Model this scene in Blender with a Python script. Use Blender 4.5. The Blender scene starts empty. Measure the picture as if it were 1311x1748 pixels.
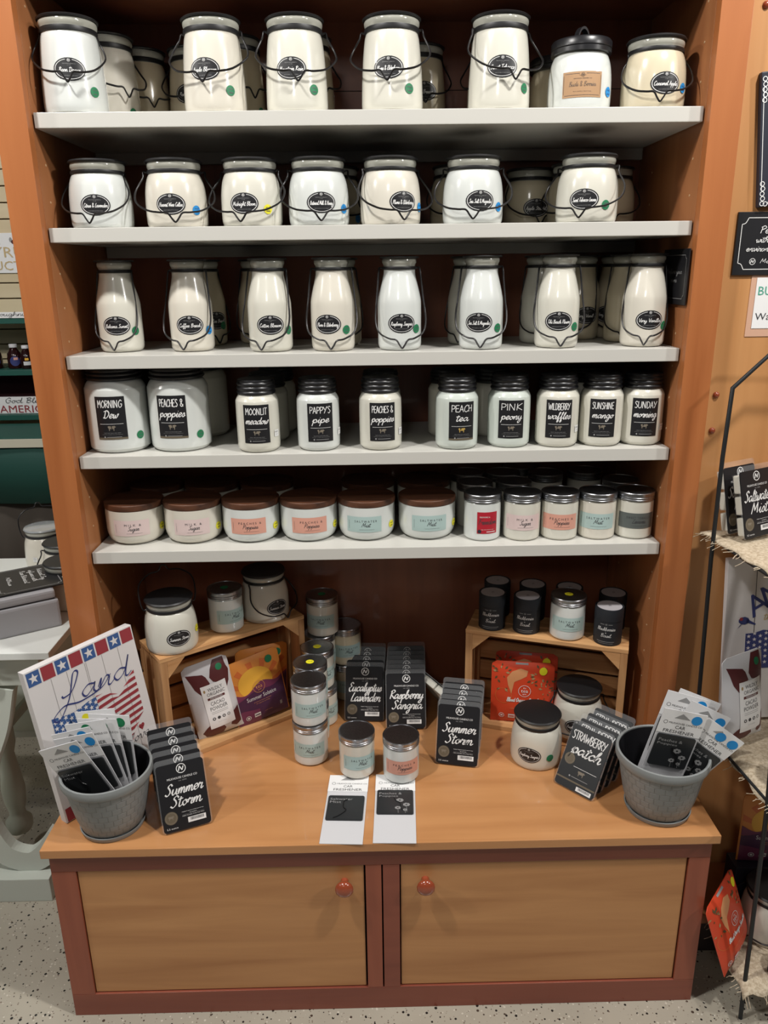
import bpy, bmesh, math, random
from math import sin, cos, pi, atan2, asin, sqrt, radians as R
from mathutils import Vector, Matrix
random.seed(7)
sc = bpy.context.scene
COL = sc.collection

# ---------------------------------------------------------------- camera
CAM = Vector((-.0066, -1.5319, 1.5227))
pitch, yaw, roll = .3058, .0142, -.0124
fwd = Vector((sin(yaw)*cos(pitch), cos(yaw)*cos(pitch), -sin(pitch)))
rgt = Vector((cos(yaw), -sin(yaw), 0)); upv = rgt.cross(fwd)
r2 = rgt*cos(roll)+upv*sin(roll); u2 = -rgt*sin(roll)+upv*cos(roll)
cd = bpy.data.cameras.new('camera'); cam = bpy.data.objects.new('camera', cd); COL.objects.link(cam)
m = Matrix((r2, u2, -fwd)).transposed().to_4x4(); m.translation = CAM
cam.matrix_world = m
cd.sensor_fit = 'HORIZONTAL'; cd.sensor_width = 36; cd.lens = 36*1316.9/1311; cd.clip_start = .02
sc.camera = cam
# ---------------------------------------------------------------- world, lights, exposure
w = bpy.data.worlds.new('world'); sc.world = w; w.use_nodes = True
w.node_tree.nodes['Background'].inputs[0].default_value = (.92, .95, 1, 1)
w.node_tree.nodes['Background'].inputs[1].default_value = .035
sc.view_settings.view_transform = 'Standard'; sc.view_settings.look = 'None'
sc.view_settings.gamma = 1; sc.view_settings.use_curve_mapping = False
sc.view_settings.exposure = 0
def lamp(name, loc, size, power, aim, col=(1, .97, .93), sizey=None):
    l = bpy.data.lights.new(name, 'AREA'); l.energy = power; l.color = col
    l.shape = 'RECTANGLE'; l.size = size; l.size_y = sizey or size
    o = bpy.data.objects.new(name, l); COL.objects.link(o); o.location = loc
    o.rotation_euler = (Vector(aim)-Vector(loc)).to_track_quat('-Z', 'Y').to_euler()
    return o
lamp('ceiling_lamp', (-1.0, -.92, 3.0), .13, 35, (-.2, 0, 1.0))
lamp('ceiling_lamp', (.95, -.92, 3.0), .13, 35, (.2, 0, 1.0))
lamp('ceiling_lamp', (-2.9, -1.25, 3.0), .16, 26, (0, 0, 1.0))
lamp('ceiling_lamp', (2.7, -1.7, 3.0), .16, 34, (0, 0, 1.0))
lamp('ceiling_lamp', (-.6, -3.6, 2.9), .5, 9, (0, 0, .6))
lamp('ceiling_lamp', (-2.4, .9, 3.0), .3, 20, (-1.9, 1.6, .6))

# ---------------------------------------------------------------- materials
MATS = {}
def mat(name, col, rough=.5, metal=0, coat=0, spec=.5, emit=0, trans=0, alpha=1, sss=0):
    if name in MATS: return MATS[name]
    mt = bpy.data.materials.new(name); mt.use_nodes = True
    b = mt.node_tree.nodes['Principled BSDF']; b.inputs['Base Color'].default_value = (*col, 1)
    b.inputs['Roughness'].default_value = rough; b.inputs['Metallic'].default_value = metal
    b.inputs['Coat Weight'].default_value = coat; b.inputs['Coat Roughness'].default_value = .04
    b.inputs['Specular IOR Level'].default_value = spec
    b.inputs['Transmission Weight'].default_value = trans; b.inputs['Alpha'].default_value = alpha
    if sss:
        b.inputs['Subsurface Weight'].default_value = sss; b.inputs['Subsurface Radius'].default_value = (.01, .008, .005)
    MATS[name] = mt; return mt
def noisy(name, c1, c2, scale=(1, 1, 1), nscale=8, rough=.5, detail=4, coat=0, bump=0, metal=0, lo=.3, hi=.7):
    if name in MATS: return MATS[name]
    mt = mat(name, c1, rough, metal, coat); nt = mt.node_tree; b = nt.nodes['Principled BSDF']
    tc = nt.nodes.new('ShaderNodeTexCoord'); mp = nt.nodes.new('ShaderNodeMapping'); mp.inputs['Scale'].default_value = scale
    n = nt.nodes.new('ShaderNodeTexNoise'); n.inputs['Scale'].default_value = nscale; n.inputs['Detail'].default_value = detail
    n.inputs['Distortion'].default_value = .6
    cr = nt.nodes.new('ShaderNodeValToRGB'); cr.color_ramp.elements[0].color = (*c1, 1); cr.color_ramp.elements[1].color = (*c2, 1)
    cr.color_ramp.elements[0].position = lo; cr.color_ramp.elements[1].position = hi
    L = nt.links.new
    L(tc.outputs['Object'], mp.inputs[0]); L(mp.outputs[0], n.inputs['Vector']); L(n.outputs[0], cr.inputs[0]); L(cr.outputs[0], b.inputs['Base Color'])
    if bump:
        bp = nt.nodes.new('ShaderNodeBump'); bp.inputs['Strength'].default_value = bump; bp.inputs['Distance'].default_value = .002
        L(n.outputs[0], bp.inputs['Height']); L(bp.outputs[0], b.inputs['Normal'])
    return mt
def wood(name, c1, c2, axis, rough=.38, stretch=14, nscale=1.6, coat=.15):
    s = [stretch]*3; s[axis] = 1
    return noisy(name, c1, c2, tuple(s), nscale, rough, 6, coat, 0)
stile_m = wood('cherry_wood_upright', (.34, .108, .032), (.44, .155, .05), 2)
frame_m = wood('cherry_wood_across', (.20, .048, .028), (.27, .072, .04), 0)
framev_m = wood('cherry_wood_frame_upright', (.25, .063, .033), (.33, .09, .046), 2)
side_m = wood('maple_side_upright', (.34, .13, .05), (.42, .175, .07), 2)
back_m = wood('back_panel_wood', (.20, .065, .035), (.26, .09, .045), 2)
maple_m = wood('maple_across', (.42, .185, .068), (.58, .285, .115), 0, .3, 12, 1.3, .3)
door_m = wood('maple_door', (.40, .175, .062), (.57, .285, .112), 0, .4, 13, 1.5)
panel_m = wood('maple_upright', (.48, .225, .082), (.58, .29, .115), 2)
knob_m = mat('cherry_lacquer', (.30, .06, .025), .18, 0, .6)
crate_m = wood('crate_pine', (.42, .20, .075), (.66, .38, .17), 0, .6, 16, 3, 0)
crated_m = wood('crate_pine_upright', (.36, .17, .065), (.58, .33, .15), 2, .6, 16, 3, 0)
lidwood_m = wood('acacia_lid', (.045, .017, .009), (.15, .056, .025), 0, .5, 12, 5, 0)
shelf_m = mat('white_laminate', (.56, .55, .51), .35)
black_m = mat('black_plastic', (.011, .011, .013), .33)
blackmetal_m = mat('black_metal', (.010, .010, .011), .45, 0)
wire_m = mat('black_wire', (.013, .012, .013), .35, .2)
neck_m = mat('glass_neck', (.38, .38, .33), .1, 0, .6)
alu_m = noisy('brushed_aluminium', (.34, .35, .37), (.46, .47, .49), (60, 60, 4), 6, .30, 2, 0, 0, 1)
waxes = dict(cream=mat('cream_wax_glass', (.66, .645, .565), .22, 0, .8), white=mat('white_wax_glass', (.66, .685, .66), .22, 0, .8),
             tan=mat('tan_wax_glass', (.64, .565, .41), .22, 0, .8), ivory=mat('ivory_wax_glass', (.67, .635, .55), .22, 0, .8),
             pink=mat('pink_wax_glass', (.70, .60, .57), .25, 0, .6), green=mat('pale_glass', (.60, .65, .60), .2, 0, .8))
K = dict(black=mat('label_black', (.012, .012, .014), .4), white=mat('print_white', (.75, .75, .74), .5), grey=mat('print_grey', (.30, .30, .30), .5),
         char=mat('card_charcoal', (.022, .024, .026), .35), kraft=mat('kraft_paper', (.42, .25, .13), .7), ink=mat('print_dark', (.045, .045, .05), .5),
         pink=mat('label_blush', (.68, .54, .52), .5), salmon=mat('label_salmon', (.66, .33, .25), .5), aqua=mat('label_aqua', (.40, .53, .51), .5),
         aquad=mat('label_aqua_grey', (.36, .50, .50), .5), slate=mat('label_slate', (.10, .115, .11), .5), red=mat('label_red', (.42, .015, .03), .4),
         gold=mat('print_gold', (.45, .30, .08), .4), dimgold=mat('print_dim', (.20, .17, .13), .5), bronze=mat('print_bronze', (.13, .105, .07), .5),
         green=mat('green_sticker', (.01, .19, .075), .5), blue=mat('blue_sticker', (.01, .25, .62), .5), yellow=mat('yellow_sticker', (.78, .72, .02), .5),
         navy=mat('print_navy', (.03, .04, .16), .5), flagblue=mat('paint_blue', (.035, .09, .25), .6), flagred=mat('paint_red', (.28, .03, .04), .6),
         boardwhite=mat('paint_white', (.66, .63, .62), .6), line=mat('groove_line', (.28, .26, .25), .7),
         maroon=mat('print_maroon', (.095, .018, .02), .45), bag=mat('bag_white', (.62, .62, .64), .4), paper=mat('paper_white', (.80, .80, .80), .6),
         orange=mat('print_orange', (.62, .15, .035), .4), sun=mat('print_sun', (.78, .42, .05), .4), amber=mat('print_amber', (.70, .26, .05), .4),
         purple=mat('print_purple', (.065, .02, .065), .4), violet=mat('print_violet', (.17, .035, .09), .4), teared=mat('print_tea_red', (.62, .06, .02), .4),
         peach=mat('print_peach', (.62, .28, .12), .4), leaf=mat('print_leaf', (.10, .075, .03), .5), leafl=mat('print_leaf_light', (.38, .26, .12), .5),
         teal=mat('print_teal', (.08, .35, .25), .5), tanline=mat('print_tan', (.55, .42, .22), .5), navyd=mat('print_deep_navy', (.015, .017, .03), .5))

# ---------------------------------------------------------------- mesh helpers
def link(name, me, m=None, parent=None, loc=(0, 0, 0), rot=(0, 0, 0)):
    o = bpy.data.objects.new(name, me); COL.objects.link(o)
    if m is not None and not me.materials: me.materials.append(m)
    o.parent = parent; o.location = loc; o.rotation_euler = rot
    return o
def mesh_from(name, bm, smooth=False, ang=None):
    me = bpy.data.meshes.new(name); bmesh.ops.recalc_face_normals(bm, faces=bm.faces[:]); bm.to_mesh(me); bm.free()
    if smooth:
        for p in me.polygons: p.use_smooth = True
        if ang is not None: me.set_sharp_from_angle(angle=R(ang))
    return me
def box(bm, x0, x1, y0, y1, z0, z1, bev=0, M=None):
    vs = [bm.verts.new((x, y, z)) for x in (x0, x1) for y in (y0, y1) for z in (z0, z1)]
    fs = [(0, 1, 3, 2), (4, 6, 7, 5), (0, 4, 5, 1), (2, 3, 7, 6), (0, 2, 6, 4), (1, 5, 7, 3)]
    faces = [bm.faces.new([vs[i] for i in f]) for f in fs]
    if bev:
        es = list({e for f in faces for e in f.edges})
        r = bmesh.ops.bevel(bm, geom=es, offset=bev, segments=2, affect='EDGES', profile=.6)
        vs = list({v for f in r['faces'] for v in f.verts} | {v for v in vs if v.is_valid})
    if M is not None: bmesh.ops.transform(bm, matrix=M, verts=[v for v in vs if v.is_valid])
    return vs
def rslab(bm, w, h, r, y0, y1, zc):
    pts = []
    for sx, sy, a0 in ((1, 1, 0), (-1, 1, 90), (-1, -1, 180), (1, -1, 270)):
        for k in range(5): a = R(a0+k*22.5); pts.append((sx*(w/2-r)+r*cos(a), zc+sy*(h/2-r)+r*sin(a)))
    A = [bm.verts.new((x, y0, z)) for x, z in pts]; B = [bm.verts.new((x, y1, z)) for x, z in pts]; n = len(pts)
    bm.faces.new(A); bm.faces.new(B[::-1])
    for i in range(n): bm.faces.new((A[i], B[i], B[(i+1) % n], A[(i+1) % n]))
def boxobj(name, x0, x1, y0, y1, z0, z1, m, parent=None, bev=.001, rot=0, smooth=False):
    """box whose origin is the middle of its bottom"""
    cx, cy = (x0+x1)/2, (y0+y1)/2; bm = bmesh.new()
    box(bm, x0-cx, x1-cx, y0-cy, y1-cy, 0, z1-z0, bev)
    return link(name, mesh_from(name, bm), m, parent, (cx, cy, z0), (0, 0, rot))
def lathe_bm(bm, prof, n=40, uv=False, cap=True):
    rings = []
    for (r, z) in prof:
        rings.append([bm.verts.new((r*cos(2*pi*i/n), r*sin(2*pi*i/n), z)) for i in range(n)])
    lay = bm.loops.layers.uv.new('uv') if uv else None
    for k in range(len(rings)-1):
        for i in range(n):
            j = (i+1) % n
            f = bm.faces.new((rings[k][i], rings[k][j], rings[k+1][j], rings[k+1][i]))
            if uv:
                for l, (a, b) in zip(f.loops, ((i, k), (i+1, k), (i+1, k+1), (i, k+1))): l[lay].uv = (a/n, prof[b][1])
    if cap:
        bm.faces.new(rings[0][::-1]); bm.faces.new(rings[-1])
def lathe(name, prof, n=40, ang=40, uv=False, cap=True):
    bm = bmesh.new(); lathe_bm(bm, prof, n, uv, cap)
    return mesh_from(name, bm, True, ang)
def crom(pts, k=6, closed=False):
    out = []; n = len(pts)
    if n < 3: return [Vector(p) for p in pts]
    P = [Vector(p) for p in pts]
    for i in range(n if closed else n-1):
        a = P[(i-1) % n] if (closed or i) else P[0]*2-P[1]; b = P[i]; c = P[(i+1) % n]
        d = P[(i+2) % n] if (closed or i+2 < n) else P[-1]*2-P[-2]
        for s in range(k):
            t = s/k
            out.append(.5*((2*b)+(c-a)*t+(2*a-5*b+4*c-d)*t*t+(-a+3*b-3*c+d)*t**3))
    if not closed: out.append(P[-1])
    return out
def tube_bm(bm, pts, r, n=6, k=5, closed=False, smooth=True):
    P = crom(pts, k, closed) if smooth else [Vector(p) for p in pts]
    N = len(P); rings = []; prev = None
    for i, p in enumerate(P):
        if closed: t = P[(i+1) % N]-P[i-1]
        else: t = P[min(i+1, N-1)]-P[max(i-1, 0)]
        t.normalize()
        if prev is None:
            a = Vector((0, 0, 1)) if abs(t.z) < .9 else Vector((1, 0, 0)); s = t.cross(a).normalized()
        else:
            s = (prev-t*prev.dot(t)); s = s.normalized() if s.length > 1e-6 else t.orthogonal().normalized()
        prev = s; q = t.cross(s)
        rr = r(i/(N-1)) if callable(r) else r
        rings.append([bm.verts.new(p+(s*cos(2*pi*j/n)+q*sin(2*pi*j/n))*rr) for j in range(n)])
    for i in range(N if closed else N-1):
        A, B = rings[i], rings[(i+1) % N]
        for j in range(n): bm.faces.new((A[j], A[(j+1) % n], B[(j+1) % n], B[j]))
    if not closed: bm.faces.new(rings[0][::-1]); bm.faces.new(rings[-1])
def tube(name, pts, r, **kw):
    bm = bmesh.new(); tube_bm(bm, pts, r, **kw); return mesh_from(name, bm, True, 60)
def root(name, loc, label, cat, group=None, rz=0, rot=None):
    o = bpy.data.objects.new(name, None); COL.objects.link(o); o.empty_display_size = .02
    o.location = loc; o.rotation_euler = rot or (0, 0, rz); tag(o, label, cat, group); return o
def tag(o, label, cat, group=None):
    o['label'] = label; o['category'] = cat
    if group: o['group'] = group
    return o
def struct(o): o['kind'] = 'structure'; return o

# ---------------------------------------------------------------- lettering
G = {
'a': (1.1, [(.9, .85), (.45, 1), (.1, .5), (.35, .02), (.8, .6), (.9, 1)], [(.9, 1), (.82, .3), (1, .02), (1.25, .35)]),
'b': (1.0, [(0, .3), (.4, 1.6), (.35, 2), (.15, 1.4), (.15, .1), (.5, 0), (.8, .5), (.55, .95), (.2, .6)]),
'c': (.85, [(.8, .8), (.5, 1), (.1, .5), (.4, 0), (.95, .35)]),
'd': (1.1, [(.85, .85), (.45, 1), (.1, .5), (.35, .02), (.8, .6), (1.05, 2)], [(1.05, 2), (.85, .3), (1, .02), (1.25, .3)]),
'e': (.8, [(.1, .45), (.6, .6), (.65, .95), (.35, 1), (.1, .5), (.35, 0), (.9, .35)]),
'f': (.7, [(0, .3), (.5, 1.6), (.55, 2), (.35, 1.9), (.3, .5), (.2, -.8), (.45, -.7), (.4, .1), (.8, .35)]),
'g': (1.1, [(.85, .85), (.45, 1), (.1, .5), (.35, .1), (.8, .6), (.9, 1)], [(.9, 1), (.75, -.5), (.4, -1), (.25, -.6), (.7, -.1), (1.2, .3)]),
'h': (1.0, [(0, .3), (.4, 1.6), (.35, 2), (.18, 1.5), (.1, 0)], [(.1, .2), (.5, .95), (.75, .8), (.7, .2), (.85, 0), (1.1, .3)]),
'i': (.5, [(0, .3), (.3, 1), (.2, .2), (.4, 0), (.65, .3)], [(.35, 1.45), (.44, 1.55)]),
'k': (.9, [(0, .3), (.4, 1.6), (.35, 2), (.18, 1.5), (.1, 0)], [(.1, .3), (.7, .95), (.3, .5), (.75, 0), (1, .3)]),
'l': (.5, [(0, .3), (.45, 1.6), (.4, 2), (.2, 1.4), (.2, .2), (.4, 0), (.7, .3)]),
'm': (1.3, [(0, .3), (.2, 1), (.1, 0)], [(.1, .1), (.45, .98), (.6, .8), (.5, 0)], [(.5, .1), (.85, .98), (1.05, .8), (1, .15), (1.15, 0), (1.4, .3)]),
'n': (.95, [(0, .3), (.2, 1), (.1, 0)], [(.1, .1), (.5, .98), (.72, .8), (.65, .15), (.8, 0), (1.05, .3)]),
'o': (.85, [(.5, 1), (.1, .6), (.3, 0), (.7, .4), (.5, 1), (.6, .8), (1, .85)]),
'p': (.95, [(0, .3), (.25, 1), (.05, -1)], [(.15, .4), (.5, 1), (.8, .6), (.5, .02), (.2, .2)], [(.5, .02), (.95, .3)]),
'r': (.75, [(0, .3), (.2, 1.05), (.35, .85), (.65, .95), (.5, .2), (.65, 0), (.9, .3)]),
's': (.65, [(0, .2), (.4, 1), (.55, .5), (.4, 0), (.1, .1)], [(.4, 0), (.8, .3)]),
't': (.55, [(.35, 1.7), (.15, .2), (.35, 0), (.65, .3)], [(-.05, 1.25), (.65, 1.35)]),
'u': (1.05, [(0, .3), (.2, 1), (.12, .2), (.35, 0), (.7, .5), (.8, 1), (.75, .2), (.95, 0), (1.2, .3)]),
'v': (.8, [(0, .9), (.2, 1), (.35, 0), (.7, .7), (.65, 1), (.9, .9)]),
'w': (1.15, [(0, .6), (.15, 1), (.2, .1), (.4, 0), (.6, .8), (.6, .2), (.8, 0), (1.05, .6), (1, 1), (1.25, .9)]),
'x': (.8, [(0, .8), (.25, .9), (.5, .1), (.8, .2)], [(.75, 1), (.05, 0)]),
'y': (1.0, [(0, .4), (.2, 1), (.15, .3), (.35, .05), (.75, .6), (.8, 1)], [(.8, 1), (.7, -.5), (.35, -1), (.2, -.6), (.6, -.1), (1.1, .3)]),
'z': (.7, [(0, .9), (.6, 1), (.1, .1), (.7, .1)]),
'S': (1.1, [(1.1, 1.6), (.8, 2), (.4, 1.6), (.7, 1.1), (.8, .5), (.4, 0), (0, .3)]),
'E': (1.0, [(1, 1.7), (.6, 2), (.3, 1.6), (.6, 1.1), (.15, .7), (.3, .05), (.7, 0), (1.1, .4)]),
'L': (.9, [(.6, 2), (.3, 1), (.15, .1), (.1, 0), (.5, .05), (1, .1)]),
'M': (1.35, [(0, 0), (.35, 2)], [(.35, 2), (.6, .5)], [(.6, .5), (1.1, 2)], [(1.1, 2), (1.05, .1)]),
'R': (1.1, [(.3, 1.8), (.15, 0)], [(0, 1.6), (.6, 2), (1, 1.6), (.3, 1), (.7, .5), (1.2, 0)]),
'P': (.9, [(.25, 1.8), (.1, 0)], [(0, 1.6), (.6, 2), (.95, 1.5), (.2, .9)]),
'D': (1.2, [(.35, 1.9), (.2, .1)], [(-.1, 1.7), (.6, 2), (1.1, 1.2), (.7, .1), (.2, .05), (-.05, .2)]),
'B': (1.0, [(.3, 1.9), (.1, 0)], [(0, 1.7), (.6, 2), (.9, 1.6), (.3, 1.05), (.9, .7), (.6, .05), (.1, .05)]),
'C': (1.0, [(1, 1.6), (.7, 2), (.2, 1.3), (.15, .4), (.5, 0), (1, .4)]),
'H': (1.15, [(.2, 2), (.1, 0)], [(1, 2), (.85, 0)], [(.1, 1), (.95, 1.1)]),
'T': (1.0, [(0, 1.85), (1.2, 2)], [(.6, 1.9), (.4, 0)]),
'V': (.9, [(0, 2), (.45, 0)], [(.45, 0), (1, 2)]),
'W': (1.35, [(0, 2), (.3, 0)], [(.3, 0), (.65, 1.5)], [(.65, 1.5), (.9, 0)], [(.9, 0), (1.35, 2)]),
'O': (1.1, [(.6, 2), (.1, 1), (.5, 0), (1.05, 1), (.6, 2)]),
'F': (.95, [(.35, 1.9), (.2, 0)], [(0, 1.8), (1, 2)], [(.1, 1.1), (.8, 1.15)]),
'A': (1.0, [(0, 0), (.55, 2)], [(.55, 2), (.8, 0)], [(.2, .7), (.8, .75)]),
'N': (1.15, [(.1, 0), (.15, 2)], [(.15, 2), (.85, 0)], [(.85, 0), (.9, 2)]),
'G': (1.1, [(1, 1.6), (.7, 2), (.15, 1.2), (.3, .1), (.8, .2), (1, .9), (.6, .9)]),
'K': (1.0, [(.2, 2), (.1, 0)], [(1, 2), (.2, 1), (1, 0)]),
'I': (.45, [(.2, 2), (.1, 0)]),
'U': (1.05, [(.1, 2), (.1, .5), (.45, 0), (.85, .5), (.9, 2)]),
'Y': (.95, [(0, 2), (.45, 1)], [(.95, 2), (.25, 0)]),
'&': (1.0, [(1, .6), (.6, 0), (.1, .4), (.7, 1.5), (.4, 2), (.15, 1.5), (1, 0)]),
"'": (.25, [(.15, 2), (.05, 1.6)]), ' ': (.7,)}
CAPS = dict(G)
CAPS.update({
'E': (.85, [(.8, 2), (.1, 1.95)], [(.1, 1.95), (.1, .03)], [(.1, .03), (.8, 0)], [(.1, 1), (.7, 1.05)]),
'S': (.85, [(.75, 1.7), (.45, 2), (.12, 1.6), (.4, 1.1), (.7, .6), (.4, 0), (.05, .25)]),
'B': (.9, [(.12, 2), (.12, 0)], [(.12, 2), (.7, 1.7), (.55, 1.15), (.12, 1.05)], [(.12, 1.05), (.75, .8), (.65, .1), (.12, 0)]),
'R': (.9, [(.12, 2), (.12, 0)], [(.12, 2), (.75, 1.75), (.6, 1.1), (.12, 1)], [(.3, 1), (.85, 0)]),
'P': (.85, [(.12, 2), (.12, 0)], [(.12, 2), (.75, 1.75), (.6, 1), (.12, .9)]),
'D': (.95, [(.12, 2), (.12, 0)], [(.12, 2), (.7, 1.7), (.8, .8), (.5, .1), (.12, 0)]),
'L': (.8, [(.12, 2), (.12, 0)], [(.12, 0), (.8, .1)]),
'T': (.85, [(0, 2), (.9, 1.95)], [(.45, 2), (.42, 0)]),
'H': (.95, [(.12, 2), (.12, 0)], [(.8, 2), (.8, 0)], [(.12, 1), (.8, 1.05)]),
'A': (.95, [(.05, 0), (.45, 2)], [(.45, 2), (.85, 0)], [(.2, .7), (.75, .7)]),
'I': (.35, [(.15, 2), (.15, 0)]), 'F': (.8, [(.12, 2), (.12, 0)], [(.12, 2), (.8, 2)], [(.12, 1.1), (.7, 1.1)]),
'M': (1.15, [(.08, 0), (.15, 2)], [(.15, 2), (.5, .8)], [(.5, .8), (.9, 2)], [(.9, 2), (1, 0)])})
TXT = {}
def bfont(s):
    if s in TXT: return TXT[s]
    cu = bpy.data.curves.new('txt', 'FONT'); cu.body = s; cu.size = 1; cu.resolution_u = 2
    o = bpy.data.objects.new('txt', cu); COL.objects.link(o); bpy.context.view_layer.update()
    me = bpy.data.meshes.new_from_object(o.evaluated_get(bpy.context.evaluated_depsgraph_get()))
    v = [(a.co.x, a.co.y) for a in me.vertices]; f = [tuple(p.vertices) for p in me.polygons]
    bpy.data.objects.remove(o); bpy.data.curves.remove(cu); bpy.data.meshes.remove(me)
    TXT[s] = (v, f); return TXT[s]
class Dec:
    """flat artwork in metres (u right, v up) that build() lays onto a surface"""
    def __init__(s, step=.006, gap=.00018): s.V = []; s.F = []; s.M = []; s.mats = []; s.step = step; s.gap = gap
    def add(s, vs, fs, m, layer):
        if m not in s.mats: s.mats.append(m)
        b = len(s.V); s.V += [(x, y, layer) for x, y in vs]; k = s.mats.index(m)
        for f in fs: s.F.append(tuple(i+b for i in f)); s.M.append(k)
        return s
    def fill(s, u0, u1, lo, hi, m, layer=1, nx=None, ny=None):
        lo_ = lo if callable(lo) else (lambda u, c=lo: c); hi_ = hi if callable(hi) else (lambda u, c=hi: c)
        nx = nx or max(1, math.ceil((u1-u0)/s.step)); mx = max(hi_(u0+(u1-u0)*i/nx)-lo_(u0+(u1-u0)*i/nx) for i in range(nx+1))
        ny = ny or max(1, math.ceil(mx/s.step)); vs = []; fs = []
        for i in range(nx+1):
            u = u0+(u1-u0)*i/nx; a, b = lo_(u), hi_(u)
            if b < a: a = b = (a+b)/2
            for j in range(ny+1): vs.append((u, a+(b-a)*j/ny))
        for i in range(nx):
            for j in range(ny):
                q = i*(ny+1)+j; fs.append((q, q+ny+1, q+ny+2, q+1))
        return s.add(vs, fs, m, layer)
    def rect(s, cx, cy, w, h, m, layer=1): return s.fill(cx-w/2, cx+w/2, cy-h/2, cy+h/2, m, layer)
    def ell(s, cx, cy, rx, ry, m, layer=1, n=28, inner=0):
        k = max(1, math.ceil(max(rx, ry)*(1-inner)/s.step)); vs = []; fs = []
        for j in range(k+1):
            t = inner+(1-inner)*j/k
            for i in range(n): a = 2*pi*i/n; vs.append((cx+rx*t*cos(a), cy+ry*t*sin(a)))
        for j in range(k):
            for i in range(n):
                a, b = j*n+i, j*n+(i+1) % n; fs.append((a, b, b+n, a+n))
        return s.add(vs, fs, m, layer)
    def poly(s, pts, m, layer=1): return s.add(pts, [tuple(range(len(pts)))], m, layer)
    def region(s, pts, m, layer=1, step=None):
        """outline filled column by column so that it can bend with the surface"""
        n = len(pts); x0 = min(p[0] for p in pts)+1e-5; x1 = max(p[0] for p in pts)-1e-5
        def cut(u):
            ys = []
            for i in range(n):
                (a, b), (c, d) = pts[i], pts[(i+1) % n]
                if (a <= u < c) or (c <= u < a): ys.append(b+(d-b)*(u-a)/(c-a))
            return (min(ys), max(ys)) if ys else (pts[0][1], pts[0][1])
        st = s.step
        if step: s.step = step
        s.fill(x0, x1, lambda u: cut(u)[0], lambda u: cut(u)[1], m, layer); s.step = st
        return s
    def rrect(s, cx, cy, w, h, r, m, layer=1):
        pts = []
        for sx, sy, a0 in ((1, 1, 0), (-1, 1, 90), (-1, -1, 180), (1, -1, 270)):
            for k in range(5): a = R(a0+k*22.5); pts.append((cx+sx*(w/2-r)+r*cos(a), cy+sy*(h/2-r)+r*sin(a)))
        return s.poly(pts, m, layer)
    def star(s, cx, cy, r, m, layer=2, rot=0):
        p = [(cx+(r if i % 2 == 0 else r*.4)*sin(pi*i/5+rot), cy+(r if i % 2 == 0 else r*.4)*cos(pi*i/5+rot)) for i in range(10)]
        return s.add(p+[(cx, cy)], [(i, (i+1) % 10, 10) for i in range(10)], m, layer)
    def stroke(s, pts, w, m, layer=2, k=5, pen=None):
        P = crom([(x, y, 0) for x, y in pts], k); vs = []; fs = []; n = len(P)
        for i, p in enumerate(P):
            t = P[min(i+1, n-1)]-P[max(i-1, 0)]; t.normalize() if t.length else None
            ww = w if pen is None else w*(.45+.75*abs(sin(atan2(t.y, t.x)-pen)))
            vs += [(p.x-t.y*ww/2, p.y+t.x*ww/2), (p.x+t.y*ww/2, p.y-t.x*ww/2)]
        fs = [(2*i, 2*i+1, 2*i+3, 2*i+2) for i in range(n-1)]
        return s.add(vs, fs, m, layer)
    def write(s, txt, cx, cy, w, xh, m, layer=2, wt=.22, font=None, slant=.18, pen=.7, k=4, rot=0):
        """hand lettering centred on cx with its baseline at cy; xh = height of a small letter"""
        F = font or G; tot = sum(F.get(c, (.5,))[0] for c in txt); sx = w/tot; x = 0
        for c in txt:
            g = F.get(c, (.5,))
            for st in g[1:]:
                pp = []
                for a, b in st:
                    X = (x+a-tot/2)*sx+slant*b*xh; Y = b*xh
                    pp.append((cx+X*cos(rot)-Y*sin(rot), cy+X*sin(rot)+Y*cos(rot)))
                s.stroke(pp, wt*xh, m, layer, k, pen)
            x += g[0]
        return s
    def text(s, t, cx, cy, h, m, layer=2, w=None, rot=0, slant=0):
        v, f = bfont(t)
        if not v: return s
        x0 = min(a[0] for a in v); x1 = max(a[0] for a in v); y0 = min(a[1] for a in v); y1 = max(a[1] for a in v)
        k = h/max(y1-y0, 1e-6) if h else w/(x1-x0); kx = w/(x1-x0) if w else k
        vs = []
        for a, b in v:
            X = (a-(x0+x1)/2)*kx; Y = (b-(y0+y1)/2)*k; X += slant*Y
            vs.append((cx+X*cos(rot)-Y*sin(rot), cy+X*sin(rot)+Y*cos(rot)))
        return s.add(vs, f, m, layer)
    def logo(s, cx, cy, r, m, layer=2):
        s.ell(cx, cy, r, r, m, layer, 20, .84)
        s.stroke([(cx-r*.55, cy-r*.45), (cx-r*.25, cy+r*.5)], r*.22, m, layer, 1); s.stroke([(cx-r*.25, cy+r*.5), (cx+r*.2, cy-r*.4)], r*.22, m, layer, 1)
        s.stroke([(cx+r*.2, cy-r*.4), (cx+r*.5, cy+r*.4)], r*.22, m, layer, 1)
        return s
    def cow(s, cx, cy, k, m, layer=2):
        P = [(-1, .5), (-.8, .62), (.5, .6), (.65, .75), (.75, .55), (1, .45), (.95, .25), (.7, .2), (.6, -.05), (.55, -.6), (.4, -.6), (.38, -.1), (-.5, -.12), (-.55, -.6), (-.7, -.6), (-.75, 0), (-.9, .2)]
        return s.poly([(cx+x*k, cy+y*k) for x, y in P], m, layer)
    def bars(s, cx, cy, w, h, layer=2):
        s.rect(cx, cy, w, h, K['white'], layer); rn = random.Random(3); x = cx-w*.36
        while x < cx+w*.36:
            b = w*rn.choice((.012, .02, .03)); s.add([(x, cy-h*.15), (x+b, cy-h*.15), (x+b, cy+h*.4), (x, cy+h*.4)], [(0, 1, 2, 3)], K['ink'], layer+1); x += b+w*rn.choice((.015, .025))
        return s
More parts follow.
